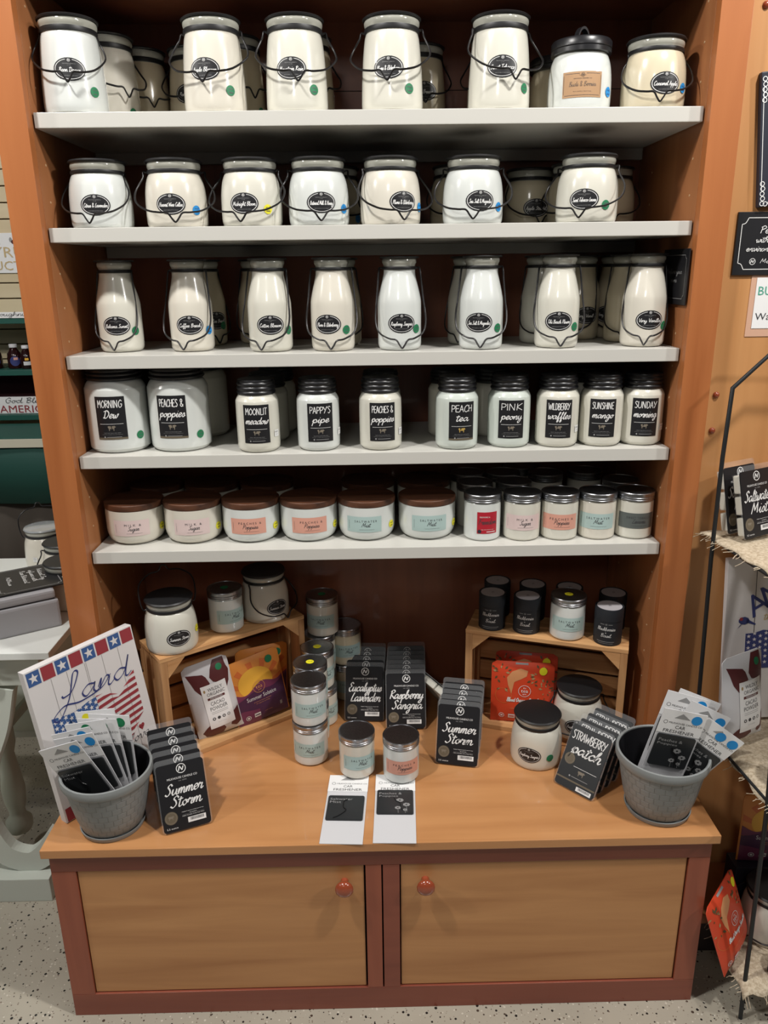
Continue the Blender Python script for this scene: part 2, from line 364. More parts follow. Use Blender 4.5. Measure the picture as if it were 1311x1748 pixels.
    def mesh(s, name, fmap):
        me = bpy.data.meshes.new(name)
        me.from_pydata([fmap(u, v, .0003+s.gap*l) for u, v, l in s.V], [], s.F)
        for m_ in s.mats: me.materials.append(m_)
        for p, k in zip(me.polygons, s.M): p.material_index = k; p.use_smooth = True
        return me
def cyl(rfun):
    def f(u, v, h):
        r = rfun(v)+h; a = u/rfun(v); return (r*sin(a), -r*cos(a), v)
    return f
flatmap = lambda u, v, h: (u, -h, v)
def prof_r(prof):
    def f(z):
        for (r0, z0), (r1, z1) in zip(prof, prof[1:]):
            if z0 <= z <= z1 and z1 > z0: return r0+(r1-r0)*(z-z0)/(z1-z0)
        return prof[0][0]
    return f
CACHE = {}
def cached(key, fn):
    if key not in CACHE: CACHE[key] = fn()
    return CACHE[key]
def smoothprof(pts, k=4): return [(p.x, p.y) for p in crom([(r, z, 0) for r, z in pts], k)]

# ---------------------------------------------------------------- jar shapes
PR = {}
PR['tall'] = dict(body=[(.048, 0)]+smoothprof([(.0545, .003), (.0565, .012), (.0565, .03), (.0555, .06), (.053, .10), (.050, .128), (.0475, .138)], 3),
                  neck=[(.0475, .138), (.0478, .147), (.049, .150), (.0505, .154), (.0505, .158), (.049, .161), (.047, .161)], band=(.0485, .140, .1475),
                  lid=[(.049, .161), (.0525, .1615), (.0535, .164), (.050, .1665), (.03, .168), (.001, .1685)], ear=.143, lz=.069, H=.1685, rn=.048)
def _sq(p, k):
    for n_ in ('body', 'neck', 'lid'): p[n_] = [(a, b*k) for a, b in p[n_]]
    p['band'] = (p['band'][0], p['band'][1]*k-.001, p['band'][2]*k+.0005); p['ear'] *= k; p['H'] *= k
_sq(PR['tall'], .95)
PR['butter'] = dict(body=[(.050, 0)]+smoothprof([(.055, .002), (.0575, .010), (.0580, .035), (.0570, .060), (.054, .080), (.0495, .0925), (.0475, .095)], 3),
                    neck=[(.0475, .095), (.0478, .103), (.0490, .105), (.0500, .108), (.0500, .112), (.0490, .115), (.047, .115)], band=(.0485, .096, .1025),
                    lid=[(.049, .115), (.0525, .1155), (.0535, .1175), (.051, .1205), (.03, .1225), (.001, .123)], ear=.099, lz=.040, H=.123, rn=.048)
PR['bottle'] = dict(body=[(.032, 0)]+smoothprof([(.0385, .0015), (.0430, .009), (.0435, .03), (.0435, .085), (.0415, .103), (.0350, .130), (.0315, .145), (.0312, .153)], 3),
                    neck=[(.0312, .153), (.0312, .161), (.0325, .164), (.0340, .167), (.0340, .171), (.0325, .174), (.031, .174)], band=(.0325, .1535, .1595),
                    lid=[(.032, .174), (.038, .1745), (.039, .176), (.037, .178), (.02, .1785), (.001, .179)], ear=.156, lz=.053, H=.179, rn=.032)
PR['big_mason'] = dict(body=[(.050, 0)]+smoothprof([(.055, .0015), (.0605, .008), (.062, .02), (.062, .118), (.0605, .132), (.055, .1425), (.0485, .148)], 3), lz=.074, H=.176)
PR['mason'] = dict(body=[(.034, 0)]+smoothprof([(.0375, .001), (.0425, .007), (.0438, .016), (.0438, .094), (.0425, .106), (.038, .114), (.034, .118)], 3), lz=.060, H=.147)
PR['bowl'] = dict(body=[(.040, 0)]+smoothprof([(.048, .0012), (.057, .009), (.0618, .024), (.0625, .045), (.0622, .077)], 4), lz=.041, H=.091)
PR['tumbler'] = dict(body=[(.034, 0)]+smoothprof([(.0362, .001), (.0393, .005), (.0398, .012), (.0398, .076), (.0388, .081), (.0365, .0855)], 3), lz=.042, H=.102)

def oval_art(name, wt=.2):
    d = Dec(); lz = 0
    d.ell(0, 0, .0275, .0185, K['black'], 1); d.ell(0, 0, .0252, .0162, K['white'], 2, 32, .955)
    d.rect(0, .0150, .011, .006, K['black'], 3); d.logo(0, .0142, .0026, K['white'], 4)
    d.text('MILKHOUSE CANDLE Co', 0, .0088, .0013, K['grey'], 3, .022); d.text('est. 2002', 0, .0064, .001, K['grey'], 3, .006)
    w = min(.043, .0036*len(name)); d.write(name, 0, -.0042, w, .0036, K['white'], 3, .24, pen=None)
    d.text('HAND POURED SOY WAX CANDLE', 0, -.0105, .0012, K['grey'], 3, .026)
    return d
def mason_art(a, b, gold=False, sc_=1.0):
    d = Dec(); k = sc_
    d.rect(0, 0, .0535*k, .078*k, K['black'], 1)
    d.write(a, 0, .019*k, .044*k, .0068*k, K['white'], 2, .2, CAPS, 0.02, None, 3)
    bw = min(.046, .0085*len(b))*k
    d.write(b, 0, .0005*k, bw, .0068*k, K['white'], 2, .3, G, .22, .7, 4)
    d.rect(0, -.0105*k, .042*k, .0006, K['white'], 2)
    d.cow(0, -.0185*k, .0072*k, K['gold'] if gold else K['dimgold'], 2)
    d.text('PURE SOY WAX HAND POURED CANDLE', 0, -.0270*k, .0012*k, K['grey'], 2, .030*k)
    d.text('premium essential oils and fragrance', 0, -.0300*k, .0012*k, K['grey'], 2, .036*k)
    d.ell(-.014*k, -.0345*k, .0016*k, .0016*k, K['grey'], 2, 10); d.rect(.003*k, -.0345*k, .026*k, .0009, K['grey'], 2)
    if gold or k > 1.1: d.rect(0, -.0372*k, .0535*k, .0035*k, K['bronze'], 2)
    return d
def modern_art(a, b, col, w, h, k=1.0, dark='ink'):
    d = Dec(.005); d.rect(0, 0, w, h, K[col], 1); A = ' '.join(a)
    d.text(A, .004*k, h*.20, .0047*k, K[dark], 2, min(w*.62, .0058*k*len(a)))
    d.write(b, .004*k, -h*.15, .0046*k*len(b), .0046*k, K[dark], 2, .19, G, .3, None)
    d.rect(.006*k, -h*.33, w*.42, .00035, K[dark], 2); d.rect(-w*.43, -h*.02, .0004, h*.55, K[dark], 2)
    return d
def freedom_art():
    d = Dec(.005); d.rect(0, 0, .045, .048, K['red'], 1)
    d.text('FIREWORKS &', -.006, .013, .003, K['white'], 2, .022); d.write('Freedom', 0, -.003, .040, .0058, K['ink'], 2, .2, G, .25, None)
    d.text('MADE WITH PURE SOY WAX', 0, -.015, .0014, K['white'], 2, .028); d.ell(-.017, -.019, .004, .004, K['navyd'], 2); d.rect(.008, -.020, .02, .0015, K['white'], 2)
    return d
def kraft_art():
    d = Dec(); d.rect(0, 0, .072, .042, K['kraft'], 1)
    for x0, x1, y0, y1 in ((-.032, .032, .0172, .0178), (-.032, .032, -.0178, -.0172), (-.0345, -.0339, -.0155, .0155), (.0339, .0345, -.0155, .0155)):
        d.fill(x0, x1, y0, y1, K['ink'], 2)
    d.rect(0, .0165, .012, .004, K['kraft'], 3); d.logo(0, .0155, .0032, K['ink'], 4)
    d.text('MILKHOUSE CREAMERY CO', 0, .0095, .0016, K['ink'], 2, .032); d.write('Buds & Berries', 0, -.003, .048, .0038, K['ink'], 2, .14, pen=None)
    d.text('Floral  Goji Berry  Blood Orange', 0, -.0115, .0015, K['ink'], 2, .032)
    return d
def face(loc, frac):
    """turn that makes something on a round jar look out of the shelf towards a shopper"""
    dx, dy = CAM.x-loc[0], CAM.y-loc[1]
    return atan2(dx, -dy)+asin(max(-.97, min(.97, frac)))
def dot(parent, kind, loc, frac, color, z, r=.0085, txt=True):
    key = ('dot', kind, color, z, r)
    def mk():
        d = Dec(.004, .0004); d.ell(0, z, r, r, K[color], 2, 20)
        dk = {'green': 'slate', 'blue': 'flagblue', 'yellow': 'ink'}[color]
        d.write('mil', 0, z+r*.2, r*1.1, r*.2, K[dk], 3, .3, pen=None); d.write('see', 0, z-r*.5, r, r*.2, K[dk], 3, .3, pen=None)
        return d.mesh('sticker', cyl(prof_r(PR[kind]['body'])))
    o = link('sticker', cached(key, mk), None, parent, (0, 0, 0), (0, 0, face(loc, frac))); o['label'] = 'round %s sticker' % color
def bail_mesh(kind, up=False):
    p = PR[kind]; e = p['ear']; rn = p['rn']
    if kind == 'tall': L = [(rn+.001, 0, e), (rn+.008, -.002, e+.001), (rn+.011, -.006, e-.010), (.071, -.018, e-.035), (.070, -.035, .085), (.052, -.055, .068), (.028, -.0665, .062), (.013, -.0685, .062), (.006, -.0690, .053)]; tip = (0, -.0692, .046)
    elif kind == 'butter': L = [(rn+.001, 0, e), (rn+.009, -.002, e+.001), (rn+.010, -.006, e-.010), (.072, -.020, e-.035), (.070, -.040, .043), (.050, -.059, .029), (.028, -.067, .025), (.014, -.069, .024), (.006, -.0695, .014)]; tip = (0, -.0697, .008)
    else: L = [(rn+.001, 0, e), (rn+.007, -.001, e+.001), (rn+.009, -.004, e-.008), (.046, -.012, .10), (.050, -.022, .060), (.044, -.034, .036), (.026, -.046, .025), (.012, -.0495, .022), (.005, -.050, .012)]; tip = (0, -.0502, .006)
    if up:
        L = [(rn+.001, 0, e), (rn+.009, .0, e), (.062, .004, e+.025), (.058, .012, e+.055), (.035, .02, e+.072), (.012, .024, e+.075), (.006, .025, e+.084)]; tip = (0, .026, e+.087)
    pts = [(-x, y, z) for x, y, z in L]+[tip]+L[::-1]
    return tube('handle', pts, .0018, n=6, k=4)
def ridged_lid(r, z0, h, n=3):
    pr = [(r*.97, z0)]
    for i in range(n):
        a = z0+h*.86*i/n; b = h*.86/n
        pr += [(r*.985, a+b*.08), (r*1.03-r*.01*i, a+b*.35), (r*1.03-r*.01*i, a+b*.6), (r*.965-r*.005*i, a+b*.92)]
    pr += [(r*.97, z0+h*.90), (r*.95, z0+h*.97), (r*.88, z0+h), (.001, z0+h)]
    return pr
def jar(kind, loc, label, wax='cream', text=None, la=0, ta=0, dots=(), group=None, handle='down', lidstyle=None, art=None, tagf=None, lean=0):
    p = PR[kind]; nm = {'tall': 'tall_candle_jar', 'butter': 'candle_jar', 'bottle': 'candle_bottle', 'big_mason': 'large_mason_candle', 'mason': 'mason_candle', 'bowl': 'candle_bowl', 'tumbler': 'tumbler_candle'}[kind]
    o = root(nm, loc, label, 'candle', group)
    me = cached((kind, 'body', wax), lambda: lathe('body', p['body'], 44)); 
    if not me.materials: me.materials.append(waxes[wax])
    link('body', me, None, o)
    if kind in ('tall', 'butter', 'bottle'):
        link('neck', cached((kind, 'neck'), lambda: lathe('neck', p['neck'], 40)), neck_m, o)
        r, a, b = p['band']
        if lidstyle != 'cap':
            link('neck_band', cached((kind, 'band'), lambda: lathe('neck_band', [(r-.0006, a), (r+.0012, a+.0006), (r+.0018, (a+b)/2), (r+.0012, b-.0006), (r-.0006, b)], 40)), blackmetal_m, o)
            if handle:
                hd = link('handle', cached((kind, 'bail', handle), lambda: bail_mesh(kind, handle == 'up')), wire_m, o, (0, 0, 0), (0, 0, face(loc, ta)))
                if loc[2] > 1.3 and (abs(loc[0]) > .5 or loc[1] > .15): hd.scale = (.86, 1, 1)
            link('lid', cached((kind, 'lid'), lambda: lathe('lid', p['lid'], 40)), blackmetal_m, o)
        else:
            z = p['ear']-.003
            cap = [(.0515, z), (.0545, z+.001), (.0545, z+.008), (.0535, z+.009), (.0548, z+.010), (.0548, z+.020), (.052, z+.0235), (.03, z+.0255), (.001, z+.026)]
            l = link('lid', cached((kind, 'cap'), lambda: lathe('lid', cap, 40)), black_m, o)
            def strap():
                bm = bmesh.new(); n = 12
                for i in range(n):
                    a0, a1 = pi*i/n, pi*(i+1)/n
                    pts = []
                    for a_ in (a0, a1):
                        for rr in (.012, .0145):
                            for yy in (-.006, .006): pts.append(bm.verts.new((rr*cos(a_), yy, z+.024+rr*1.7*sin(a_))))
                    A = pts
                    for f in ((0, 1, 5, 4), (2, 6, 7, 3), (0, 4, 6, 2), (1, 3, 7, 5)): bm.faces.new([A[i_] for i_ in f])
                bmesh.ops.remove_doubles(bm, verts=bm.verts[:], dist=1e-6)
                return mesh_from('lid_loop', bm)
            link('lid_loop', cached((kind, 'strap'), strap), black_m, l, (0, 0, 0), (0, 0, .5))
    elif kind in ('big_mason', 'mason'):
        r, z0, h = (.0555, .147, .029) if kind == 'big_mason' else (.0385, .1165, .0305)
        link('lid', cached((kind, 'lid'), lambda: lathe('lid', ridged_lid(r, z0, h), 44, 50)), black_m, o)
    elif kind == 'bowl':
        link('lid', cached((kind, 'lid'), lambda: lathe('lid', [(.060, .0775), (.0626, .0782), (.0632, .084), (.0628, .0895), (.0618, .0905), (.001, .0908)], 48, 30)), lidwood_m, o, (0, 0, 0), (0, 0, random.uniform(-.4, .4)))
    else:
        link('lid', cached((kind, 'lid'), lambda: lathe('lid', [(.0385, .0845), (.0405, .085), (.0405, .0875), (.0396, .0885), (.0407, .0895), (.0407, .092), (.0397, .093), (.0407, .094), (.0407, .1005), (.0398, .1020), (.0375, .1024), (.0372, .1016), (.001, .1016)], 44, 30)), alu_m, o)
    # label
    if art or text:
        def mk():
            if art: d = art()
            else: d = oval_art(text)
            lz = p['lz']; d.V = [(u, v+lz, l) for u, v, l in d.V]
            return d.mesh('label', cyl(prof_r(p['body'])))
        link('label', cached((kind, 'label', text or label), mk), None, o, (0, 0, 0), (0, 0, face(loc, la)))
    for fr, c, z in dots: dot(o, kind, loc, fr, c, z)
    if tagf is not None:
        def mt():
            d = Dec(.004, .0005); d.rect(0, .038, .013, .014, K['white'], 2); d.text('24.95', -.001, .041, .0028, K['ink'], 3, .008); d.text('x0712', 0, .0355, .002, K['grey'], 3, .007)
            return d.mesh('price_sticker', cyl(prof_r(p['body'])))
        link('price_sticker', cached((kind, 'tag'), mt), None, o, (0, 0, 0), (0, 0, face(loc, tagf)))
    return o
def topdot(o, color, z, x=0, y=0, r=.0095):
    d = Dec(.02, .0002); d.ell(0, 0, r, r, K[color], 1, 20); d.write('mil', 0, 0, r*1.1, r*.2, K['ink'], 2, .25, pen=None)
    s = link('lid_sticker', cached(('ld', color, r), lambda: d.mesh('lid_sticker', lambda u, v, h: (u, v, h))), None, o, (x, y, z)); s['label'] = 'round %s sticker on the lid' % color

# ================================================================= STRUCTURE
ZS = (1.7945, 1.6012, 1.3667, 1.1663, .9600); ZC = .4402; T = .0256; DEP = .3236
floor_m = noisy('terrazzo_floor', (.35, .32, .26), (.41, .375, .305), (1, 1, 1), 3, .3, 3, .2)
nt = floor_m.node_tree; b = nt.nodes['Principled BSDF']; prev = b.inputs['Base Color'].links[0].from_socket
tc = [n for n in nt.nodes if n.type == 'TEX_COORD'][0]
for sc1, th, colr in ((100, .22, (.012, .011, .010)), (70, .15, (.06, .04, .03)), (150, .2, (.16, .12, .09)), (120, .2, (.55, .51, .43))):
    v = nt.nodes.new('ShaderNodeTexVoronoi'); v.inputs['Scale'].default_value = sc1; v.inputs['Randomness'].default_value = 1
    nz = nt.nodes.new('ShaderNodeTexNoise'); nz.inputs['Scale'].default_value = 8; nz.inputs['Detail'].default_value = 2
    lt = nt.nodes.new('ShaderNodeMath'); lt.operation = 'LESS_THAN'
    sb = nt.nodes.new('ShaderNodeSeparateColor'); g1 = nt.nodes.new('ShaderNodeMath'); g1.operation = 'MULTIPLY'; g1.inputs[1].default_value = th*2.6
    nt.links.new(tc.outputs['Object'], v.inputs['Vector']); nt.links.new(v.outputs['Color'], sb.inputs[0])
    g2 = nt.nodes.new('ShaderNodeMath'); g2.operation = 'SUBTRACT'; g2.inputs[1].default_value = th*1.1
    nt.links.new(sb.outputs[0], g1.inputs[0]); nt.links.new(g1.outputs[0], g2.inputs[0])
    nt.links.new(v.outputs['Distance'], lt.inputs[0]); nt.links.new(g2.outputs[0], lt.inputs[1])
    mx = nt.nodes.new('ShaderNodeMix'); mx.data_type = 'RGBA'; mx.inputs[7].default_value = (*colr, 1)
    nt.links.new(lt.outputs[0], mx.inputs[0]); nt.links.new(prev, mx.inputs[6]); nt.links.new(mx.outputs[2], b.inputs['Base Color']); prev = mx.outputs[2]
bm = bmesh.new(); box(bm, -4.5, 3.5, -3.5, 3, -.05, 0); struct(link('floor', mesh_from('floor', bm), floor_m))
# slatwall far left
slat_m = wood('slatwall_maple', (.60, .49, .31), (.68, .57, .38), 0, .5, 8, 1.2, 0)
groove_m = mat('slat_groove', (.16, .11, .05), .8)
bm = bmesh.new(); box(bm, -4.5, 1.2, 2.62, 2.7, 0, 3.2); struct(link('wall_back', mesh_from('wall_back', bm), groove_m))
bm = bmesh.new()
z = .03
while z < 3.1: box(bm, -4.4, .9, 2.6, 2.62, z, z+.070, .002); z += .0762
struct(link('trim_1', mesh_from('trim_1', bm), slat_m))
# right hand wood panel wall with plinth
bm = bmesh.new(); box(bm, .664, 1.6, 0, .02, .02, 2.7); struct(link('wall_right', mesh_from('wall_right', bm), panel_m))
bm = bmesh.new(); box(bm, .70, 1.6, -.16, -.001, .10, .125, .001); struct(link('trim_2', mesh_from('trim_2', bm), side_m))
bm = bmesh.new(); box(bm, .70, 1.6, -.14, -.001, 0, .0995); struct(link('trim_3', mesh_from('trim_3', bm), mat('plinth_dark', (.03, .02, .018), .7)))
for zz, xx in ((1.2734, .683), (1.2008, .683), (1.952, .6905)):
    bm = bmesh.new(); lathe_bm(bm, [(.0066, 0), (.0064, .002), (.0045, .0045), (.0001, .0055)], 16)
    o = link('screw_cap', mesh_from('screw_cap', bm, True), knob_m, None, (xx, -.0002, zz), (pi/2, 0, 0))
    tag(o, {1.2734: 'round cherry screw cap on the right panel, upper of the close pair', 1.2008: 'round cherry screw cap on the right panel, lower of the close pair', 1.952: 'round cherry screw cap high up at the top right corner'}[zz], 'screw cap', 'screw caps on the right panel')

# ================================================================= SHELF CABINET
cab = root('display_cabinet', (0, 0, 0), 'tall open cherry and maple shelving cabinet with two cupboard doors below, holding all the candles', 'cabinet')
XO = .6592; YS = -.0232
boxobj('left_stile', -XO, -.603, YS, -.001, ZC, 2.35, stile_m, cab)
boxobj('right_stile', .603, XO, YS, -.001, ZC, 2.35, stile_m, cab)
boxobj('side_panel', -.655, -.603, 0, .35, ZC, 2.35, side_m, cab)
boxobj('side_panel', .603, .655, 0, .35, ZC, 2.35, side_m, cab)
boxobj('back_panel', -.602, .602, .333, .35, ZC, 2.2, back_m, cab)
boxobj('back_seam', -.6, .6, .3322, .3329, 1.888, 1.8895, mat('seam_dark', (.03, .015, .01), .8), cab, 0)
boxobj('top_panel', -.602, .602, 0, .332, 2.018, 2.05, back_m, cab)
boxobj('top_rail', -.603, .603, YS, -.001, 2.06, 2.2, frame_m, cab)
def pin_holes(x, s):
    bm = bmesh.new()
    for y in (.035, .255):
        z_ = .56
        while z_ < 2.0:
            mtx = Matrix.Translation((x, y, z_)) @ Matrix.Rotation(pi/2, 4, 'Y')
            bmesh.ops.create_cone(bm, cap_ends=True, segments=8, radius1=.0022, radius2=.0022, depth=.0008, matrix=mtx); z_ += .064
    return link('peg_holes', mesh_from('peg_holes', bm), mat('peg_hole_rim', (.55, .38, .22), .5), cab)
pin_holes(-.6028, 1); pin_holes(.6028, -1)
# base
XC = .674; YC = -.2769
bm = bmesh.new(); box(bm, -XC, XC, YC, .333, -.0193, 0, .0015); link('countertop', mesh_from('countertop', bm), maple_m, cab, (0, 0, ZC))
XB = .664; YB = YC+.012; ZT = ZC-.0198
boxobj('base_side', -XB+.0002, -XB+.018, YB+.0205, .333, 0, ZT, framev_m, cab)
boxobj('base_side', XB-.018, XB-.0002, YB+.0205, .333, 0, ZT, framev_m, cab)
boxobj('top_frame_rail', -XB, XB, YB, YB+.02, ZT-.042, ZT, frame_m, cab)
boxobj('bottom_frame_rail', -XB, XB, YB, YB+.02, 0, .058, frame_m, cab)
for x0, x1 in ((-XB, -XB+.049), (XB-.043, XB), (-.035, -.003), (.0, .034)):
    boxobj('frame_stile', x0, x1, YB, YB+.02, .0583, ZT-.0423, framev_m if x0 != 0 else frame_m, cab)
boxobj('cabinet_interior', -XB+.02, XB-.02, YB+.06, YB+.07, .01, ZT-.01, mat('interior_dark', (.02, .012, .01), .8), cab)
for x0, x1, kx in ((-XB+.0505, -.0385, -.078), (.0365, XB-.0455, .086)):
    d_ = boxobj('door', x0, x1, YB+.004, YB+.02, .060, ZT-.045, door_m, cab, .0012)
    kn = lathe('knob', [(.008, 0), (.0075, .004), (.007, .010), (.0095, .014), (.0165, .018), (.0185, .022), (.0180, .026), (.014, .030), (.008, .0325), (.0005, .033)], 28)
    link('knob', kn, knob_m, d_, (kx-(x0+x1)/2, -.008-.0002, ZT-.0835-.060), (pi/2, 0, 0))
for i, z_ in enumerate(ZS):
    bm = bmesh.new()
    # shelf board with small chamfered lower corners at its front
    box(bm, -.600, .600, 0, DEP, -T, 0, .0012)
    o = link('shelf_board', mesh_from('shelf_board', bm), shelf_m, None, (0, 0, z_))
    tag(o, ['topmost', 'second highest', 'middle', 'fourth highest', 'lowest'][i]+' white laminate shelf board in the cherry cabinet', 'shelf', 'white shelf boards')
    bm = bmesh.new(); box(bm, -.598, .598, DEP-.012, DEP+.004, z_-T-.024, z_-T-.0005, .001)
    link('back_strip', mesh_from('back_strip', bm), mat('strip_grey', (.42, .41, .38), .4), cab)

# ================================================================= ROW 1 (top shelf)
z1, z2, z3, z4, z5 = ZS
def r1(x, y): return (x, y, z1)
J = jar
J('tall', r1(-.5405, .059), 'tall glossy white candle jar at the left end of the top shelf, front row', 'white', 'Barn Dance', -.1, -.15, [(.58, 'green', .036)])
J('tall', r1(-.5100, .169), 'tall cream candle jar mostly hidden behind the leftmost jar of the top shelf', 'ivory', None, 0, .5, [(.7, 'green', .022)])
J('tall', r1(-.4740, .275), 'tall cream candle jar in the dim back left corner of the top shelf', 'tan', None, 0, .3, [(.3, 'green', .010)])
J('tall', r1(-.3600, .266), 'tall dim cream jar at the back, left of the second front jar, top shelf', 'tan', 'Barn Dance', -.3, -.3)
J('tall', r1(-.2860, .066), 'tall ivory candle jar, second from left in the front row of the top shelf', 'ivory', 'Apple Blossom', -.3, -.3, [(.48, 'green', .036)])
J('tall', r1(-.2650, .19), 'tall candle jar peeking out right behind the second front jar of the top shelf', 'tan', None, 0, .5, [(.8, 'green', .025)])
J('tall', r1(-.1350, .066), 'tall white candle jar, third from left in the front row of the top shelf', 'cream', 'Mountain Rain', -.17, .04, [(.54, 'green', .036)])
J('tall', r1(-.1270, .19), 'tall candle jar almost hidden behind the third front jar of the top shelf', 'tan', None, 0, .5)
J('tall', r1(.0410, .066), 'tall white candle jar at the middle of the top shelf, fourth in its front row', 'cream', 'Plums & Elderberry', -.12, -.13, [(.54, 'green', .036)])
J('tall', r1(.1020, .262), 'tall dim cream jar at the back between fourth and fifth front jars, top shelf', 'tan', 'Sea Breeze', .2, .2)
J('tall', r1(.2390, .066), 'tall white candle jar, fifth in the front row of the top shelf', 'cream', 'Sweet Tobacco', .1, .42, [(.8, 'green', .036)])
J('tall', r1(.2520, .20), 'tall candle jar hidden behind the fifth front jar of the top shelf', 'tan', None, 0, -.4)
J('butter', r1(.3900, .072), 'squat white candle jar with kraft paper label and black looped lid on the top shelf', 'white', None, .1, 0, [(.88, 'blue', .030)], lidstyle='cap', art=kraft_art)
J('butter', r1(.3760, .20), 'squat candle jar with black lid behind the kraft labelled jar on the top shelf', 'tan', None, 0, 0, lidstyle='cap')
J('butter', r1(.5270, .068), 'squat tan candle jar at the right end of the top shelf', 'tan', 'Caramel Apple', .38, .2, [(.88, 'blue', .034)])
# ================================================================= ROW 2
def r2_(x, y): return (x, y, z2)
J('butter', r2_(-.5190, .068), 'squat bluish white candle jar at the left end of the second shelf', 'white', 'Citrus & Lavender', -.2, -.35)
J('butter', r2_(-.3750, .068), 'squat cream candle jar, second from left on the second shelf, blue sticker', 'ivory', 'Harvest Wine Cellar', -.2, -.07, [(.6, 'blue', .030)])
J('butter', r2_(-.2310, .068), 'squat ivory candle jar, third from left on the second shelf, yellow sticker', 'cream', 'Midnight Bloom', -.26, -.32, [(.5, 'yellow', .030)])
J('butter', r2_(-.1020, .068), 'squat white candle jar, fourth from left on the second shelf, beside a half hidden jar', 'white', 'Oatmeal Milk & Honey', .08, .05, [(.8, 'blue', .030)])
J('butter', r2_(-.0780, .20), 'dim candle jar behind the fourth front jar of the second shelf', 'tan', None, 0, .2, [(.82, 'blue', .020)])
J('butter', r2_(.0360, .068), 'squat cream candle jar, fifth from left on the second shelf, its label turned right', 'ivory', 'Plums & Elderberry', .43, .37, [(.93, 'blue', .032)])
J('butter', r2_(.0370, .20), 'candle jar hidden behind the fifth front jar of the second shelf', 'tan', None, 0, 0)
J('butter', r2_(.1950, .068), 'squat bright white candle jar, sixth from left on the second shelf', 'white', 'Sea Salt & Magnolia', .25, .02, [(.83, 'blue', .030)])
J('butter', r2_(.1800, .20), 'candle jar peeking out left behind the sixth front jar of the second shelf', 'tan', None, 0, 0)
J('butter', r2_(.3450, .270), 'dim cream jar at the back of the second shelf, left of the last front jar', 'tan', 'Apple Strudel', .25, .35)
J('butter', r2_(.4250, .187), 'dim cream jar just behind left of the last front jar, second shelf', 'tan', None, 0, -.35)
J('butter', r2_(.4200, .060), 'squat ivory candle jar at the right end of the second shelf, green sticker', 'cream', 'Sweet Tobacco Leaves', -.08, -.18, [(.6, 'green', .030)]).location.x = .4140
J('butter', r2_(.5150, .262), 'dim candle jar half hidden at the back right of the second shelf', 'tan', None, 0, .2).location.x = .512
# ================================================================= ROW 3 bottles
def r3(x, y): return (x, y, z3)
B3 = [(-.518, .100, 'cream', 'Bahama Sunset', -.2, -.35, [(.62, 'green', .042)], 'milk bottle candle at the left end of the middle shelf'),
(-.371, .092, 'ivory', 'Coffee Break', -.1, -.4, [(.75, 'blue', .042)], 'milk bottle candle with a blue sticker, second in the front row of the middle shelf'),
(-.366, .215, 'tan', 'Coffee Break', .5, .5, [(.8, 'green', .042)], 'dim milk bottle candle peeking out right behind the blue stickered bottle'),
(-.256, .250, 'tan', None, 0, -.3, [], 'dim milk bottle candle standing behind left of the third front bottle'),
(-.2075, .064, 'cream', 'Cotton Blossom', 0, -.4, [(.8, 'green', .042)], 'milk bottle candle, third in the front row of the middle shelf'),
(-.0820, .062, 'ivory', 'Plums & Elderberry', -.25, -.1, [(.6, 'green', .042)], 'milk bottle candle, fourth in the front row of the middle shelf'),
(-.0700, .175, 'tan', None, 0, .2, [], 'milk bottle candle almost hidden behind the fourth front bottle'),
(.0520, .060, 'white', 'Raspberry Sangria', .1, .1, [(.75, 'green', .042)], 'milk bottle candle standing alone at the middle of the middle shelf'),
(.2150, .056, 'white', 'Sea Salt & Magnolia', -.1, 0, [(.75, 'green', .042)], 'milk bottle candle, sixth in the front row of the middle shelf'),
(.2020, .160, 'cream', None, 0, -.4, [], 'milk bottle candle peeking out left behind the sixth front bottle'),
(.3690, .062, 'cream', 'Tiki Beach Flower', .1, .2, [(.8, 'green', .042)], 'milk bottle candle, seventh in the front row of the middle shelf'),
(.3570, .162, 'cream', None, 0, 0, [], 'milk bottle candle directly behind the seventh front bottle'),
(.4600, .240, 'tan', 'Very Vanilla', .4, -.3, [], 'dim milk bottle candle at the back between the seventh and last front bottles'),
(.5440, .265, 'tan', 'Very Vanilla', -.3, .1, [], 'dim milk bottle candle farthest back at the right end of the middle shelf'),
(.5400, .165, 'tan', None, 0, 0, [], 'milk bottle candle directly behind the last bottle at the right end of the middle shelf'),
(.5450, .064, 'ivory', 'Very Vanilla', .3, .1, [(.88, 'green', .042)], 'milk bottle candle at the right end of the front row of the middle shelf')]
for x, y, wx, tx, la, ta, dt, lb in B3: J('bottle', r3(x, y), lb, wx, tx, la, ta, dt)
# leaning placard at the right inside of shelf three
pl = root('placard', (.5965, .055, 1.500), 'black placard with white border fixed inside the right cabinet wall above the bottles', 'sign')
bm = bmesh.new(); box(bm, -.065, .065, 0, .003, -.052, .052, .0006); link('board', mesh_from('board', bm), K['black'], pl, (0, 0, 0), (0, 0, -pi/2))
d = Dec(.03); 
for a in ((-.055, .040, .110, .0008, 1), (-.055, -.0408, .110, .0008, 1)): d.fill(a[0]+.006, a[0]+a[2]-.006, a[1], a[1]+a[3], K['grey'])
for x in (-.056, .0552): d.fill(x, x+.0008, -.034, .034, K['grey'])
for sx in (-1, 1):
    for sy in (-1, 1): d.stroke([(sx*.0555, sy*.034), (sx*.0515, sy*.0355), (sx*.049, sy*.040)], .0008, K['grey'], 1)
d.write('Perfume your', 0, .006, .075, .0045, K['grey'], 2, .2, pen=None); d.write('rooms', .0, -.010, .03, .0045, K['grey'], 2, .2, pen=None)
link('lettering', d.mesh('lettering', flatmap), None, pl, (0, 0, 0), (0, 0, -pi/2))
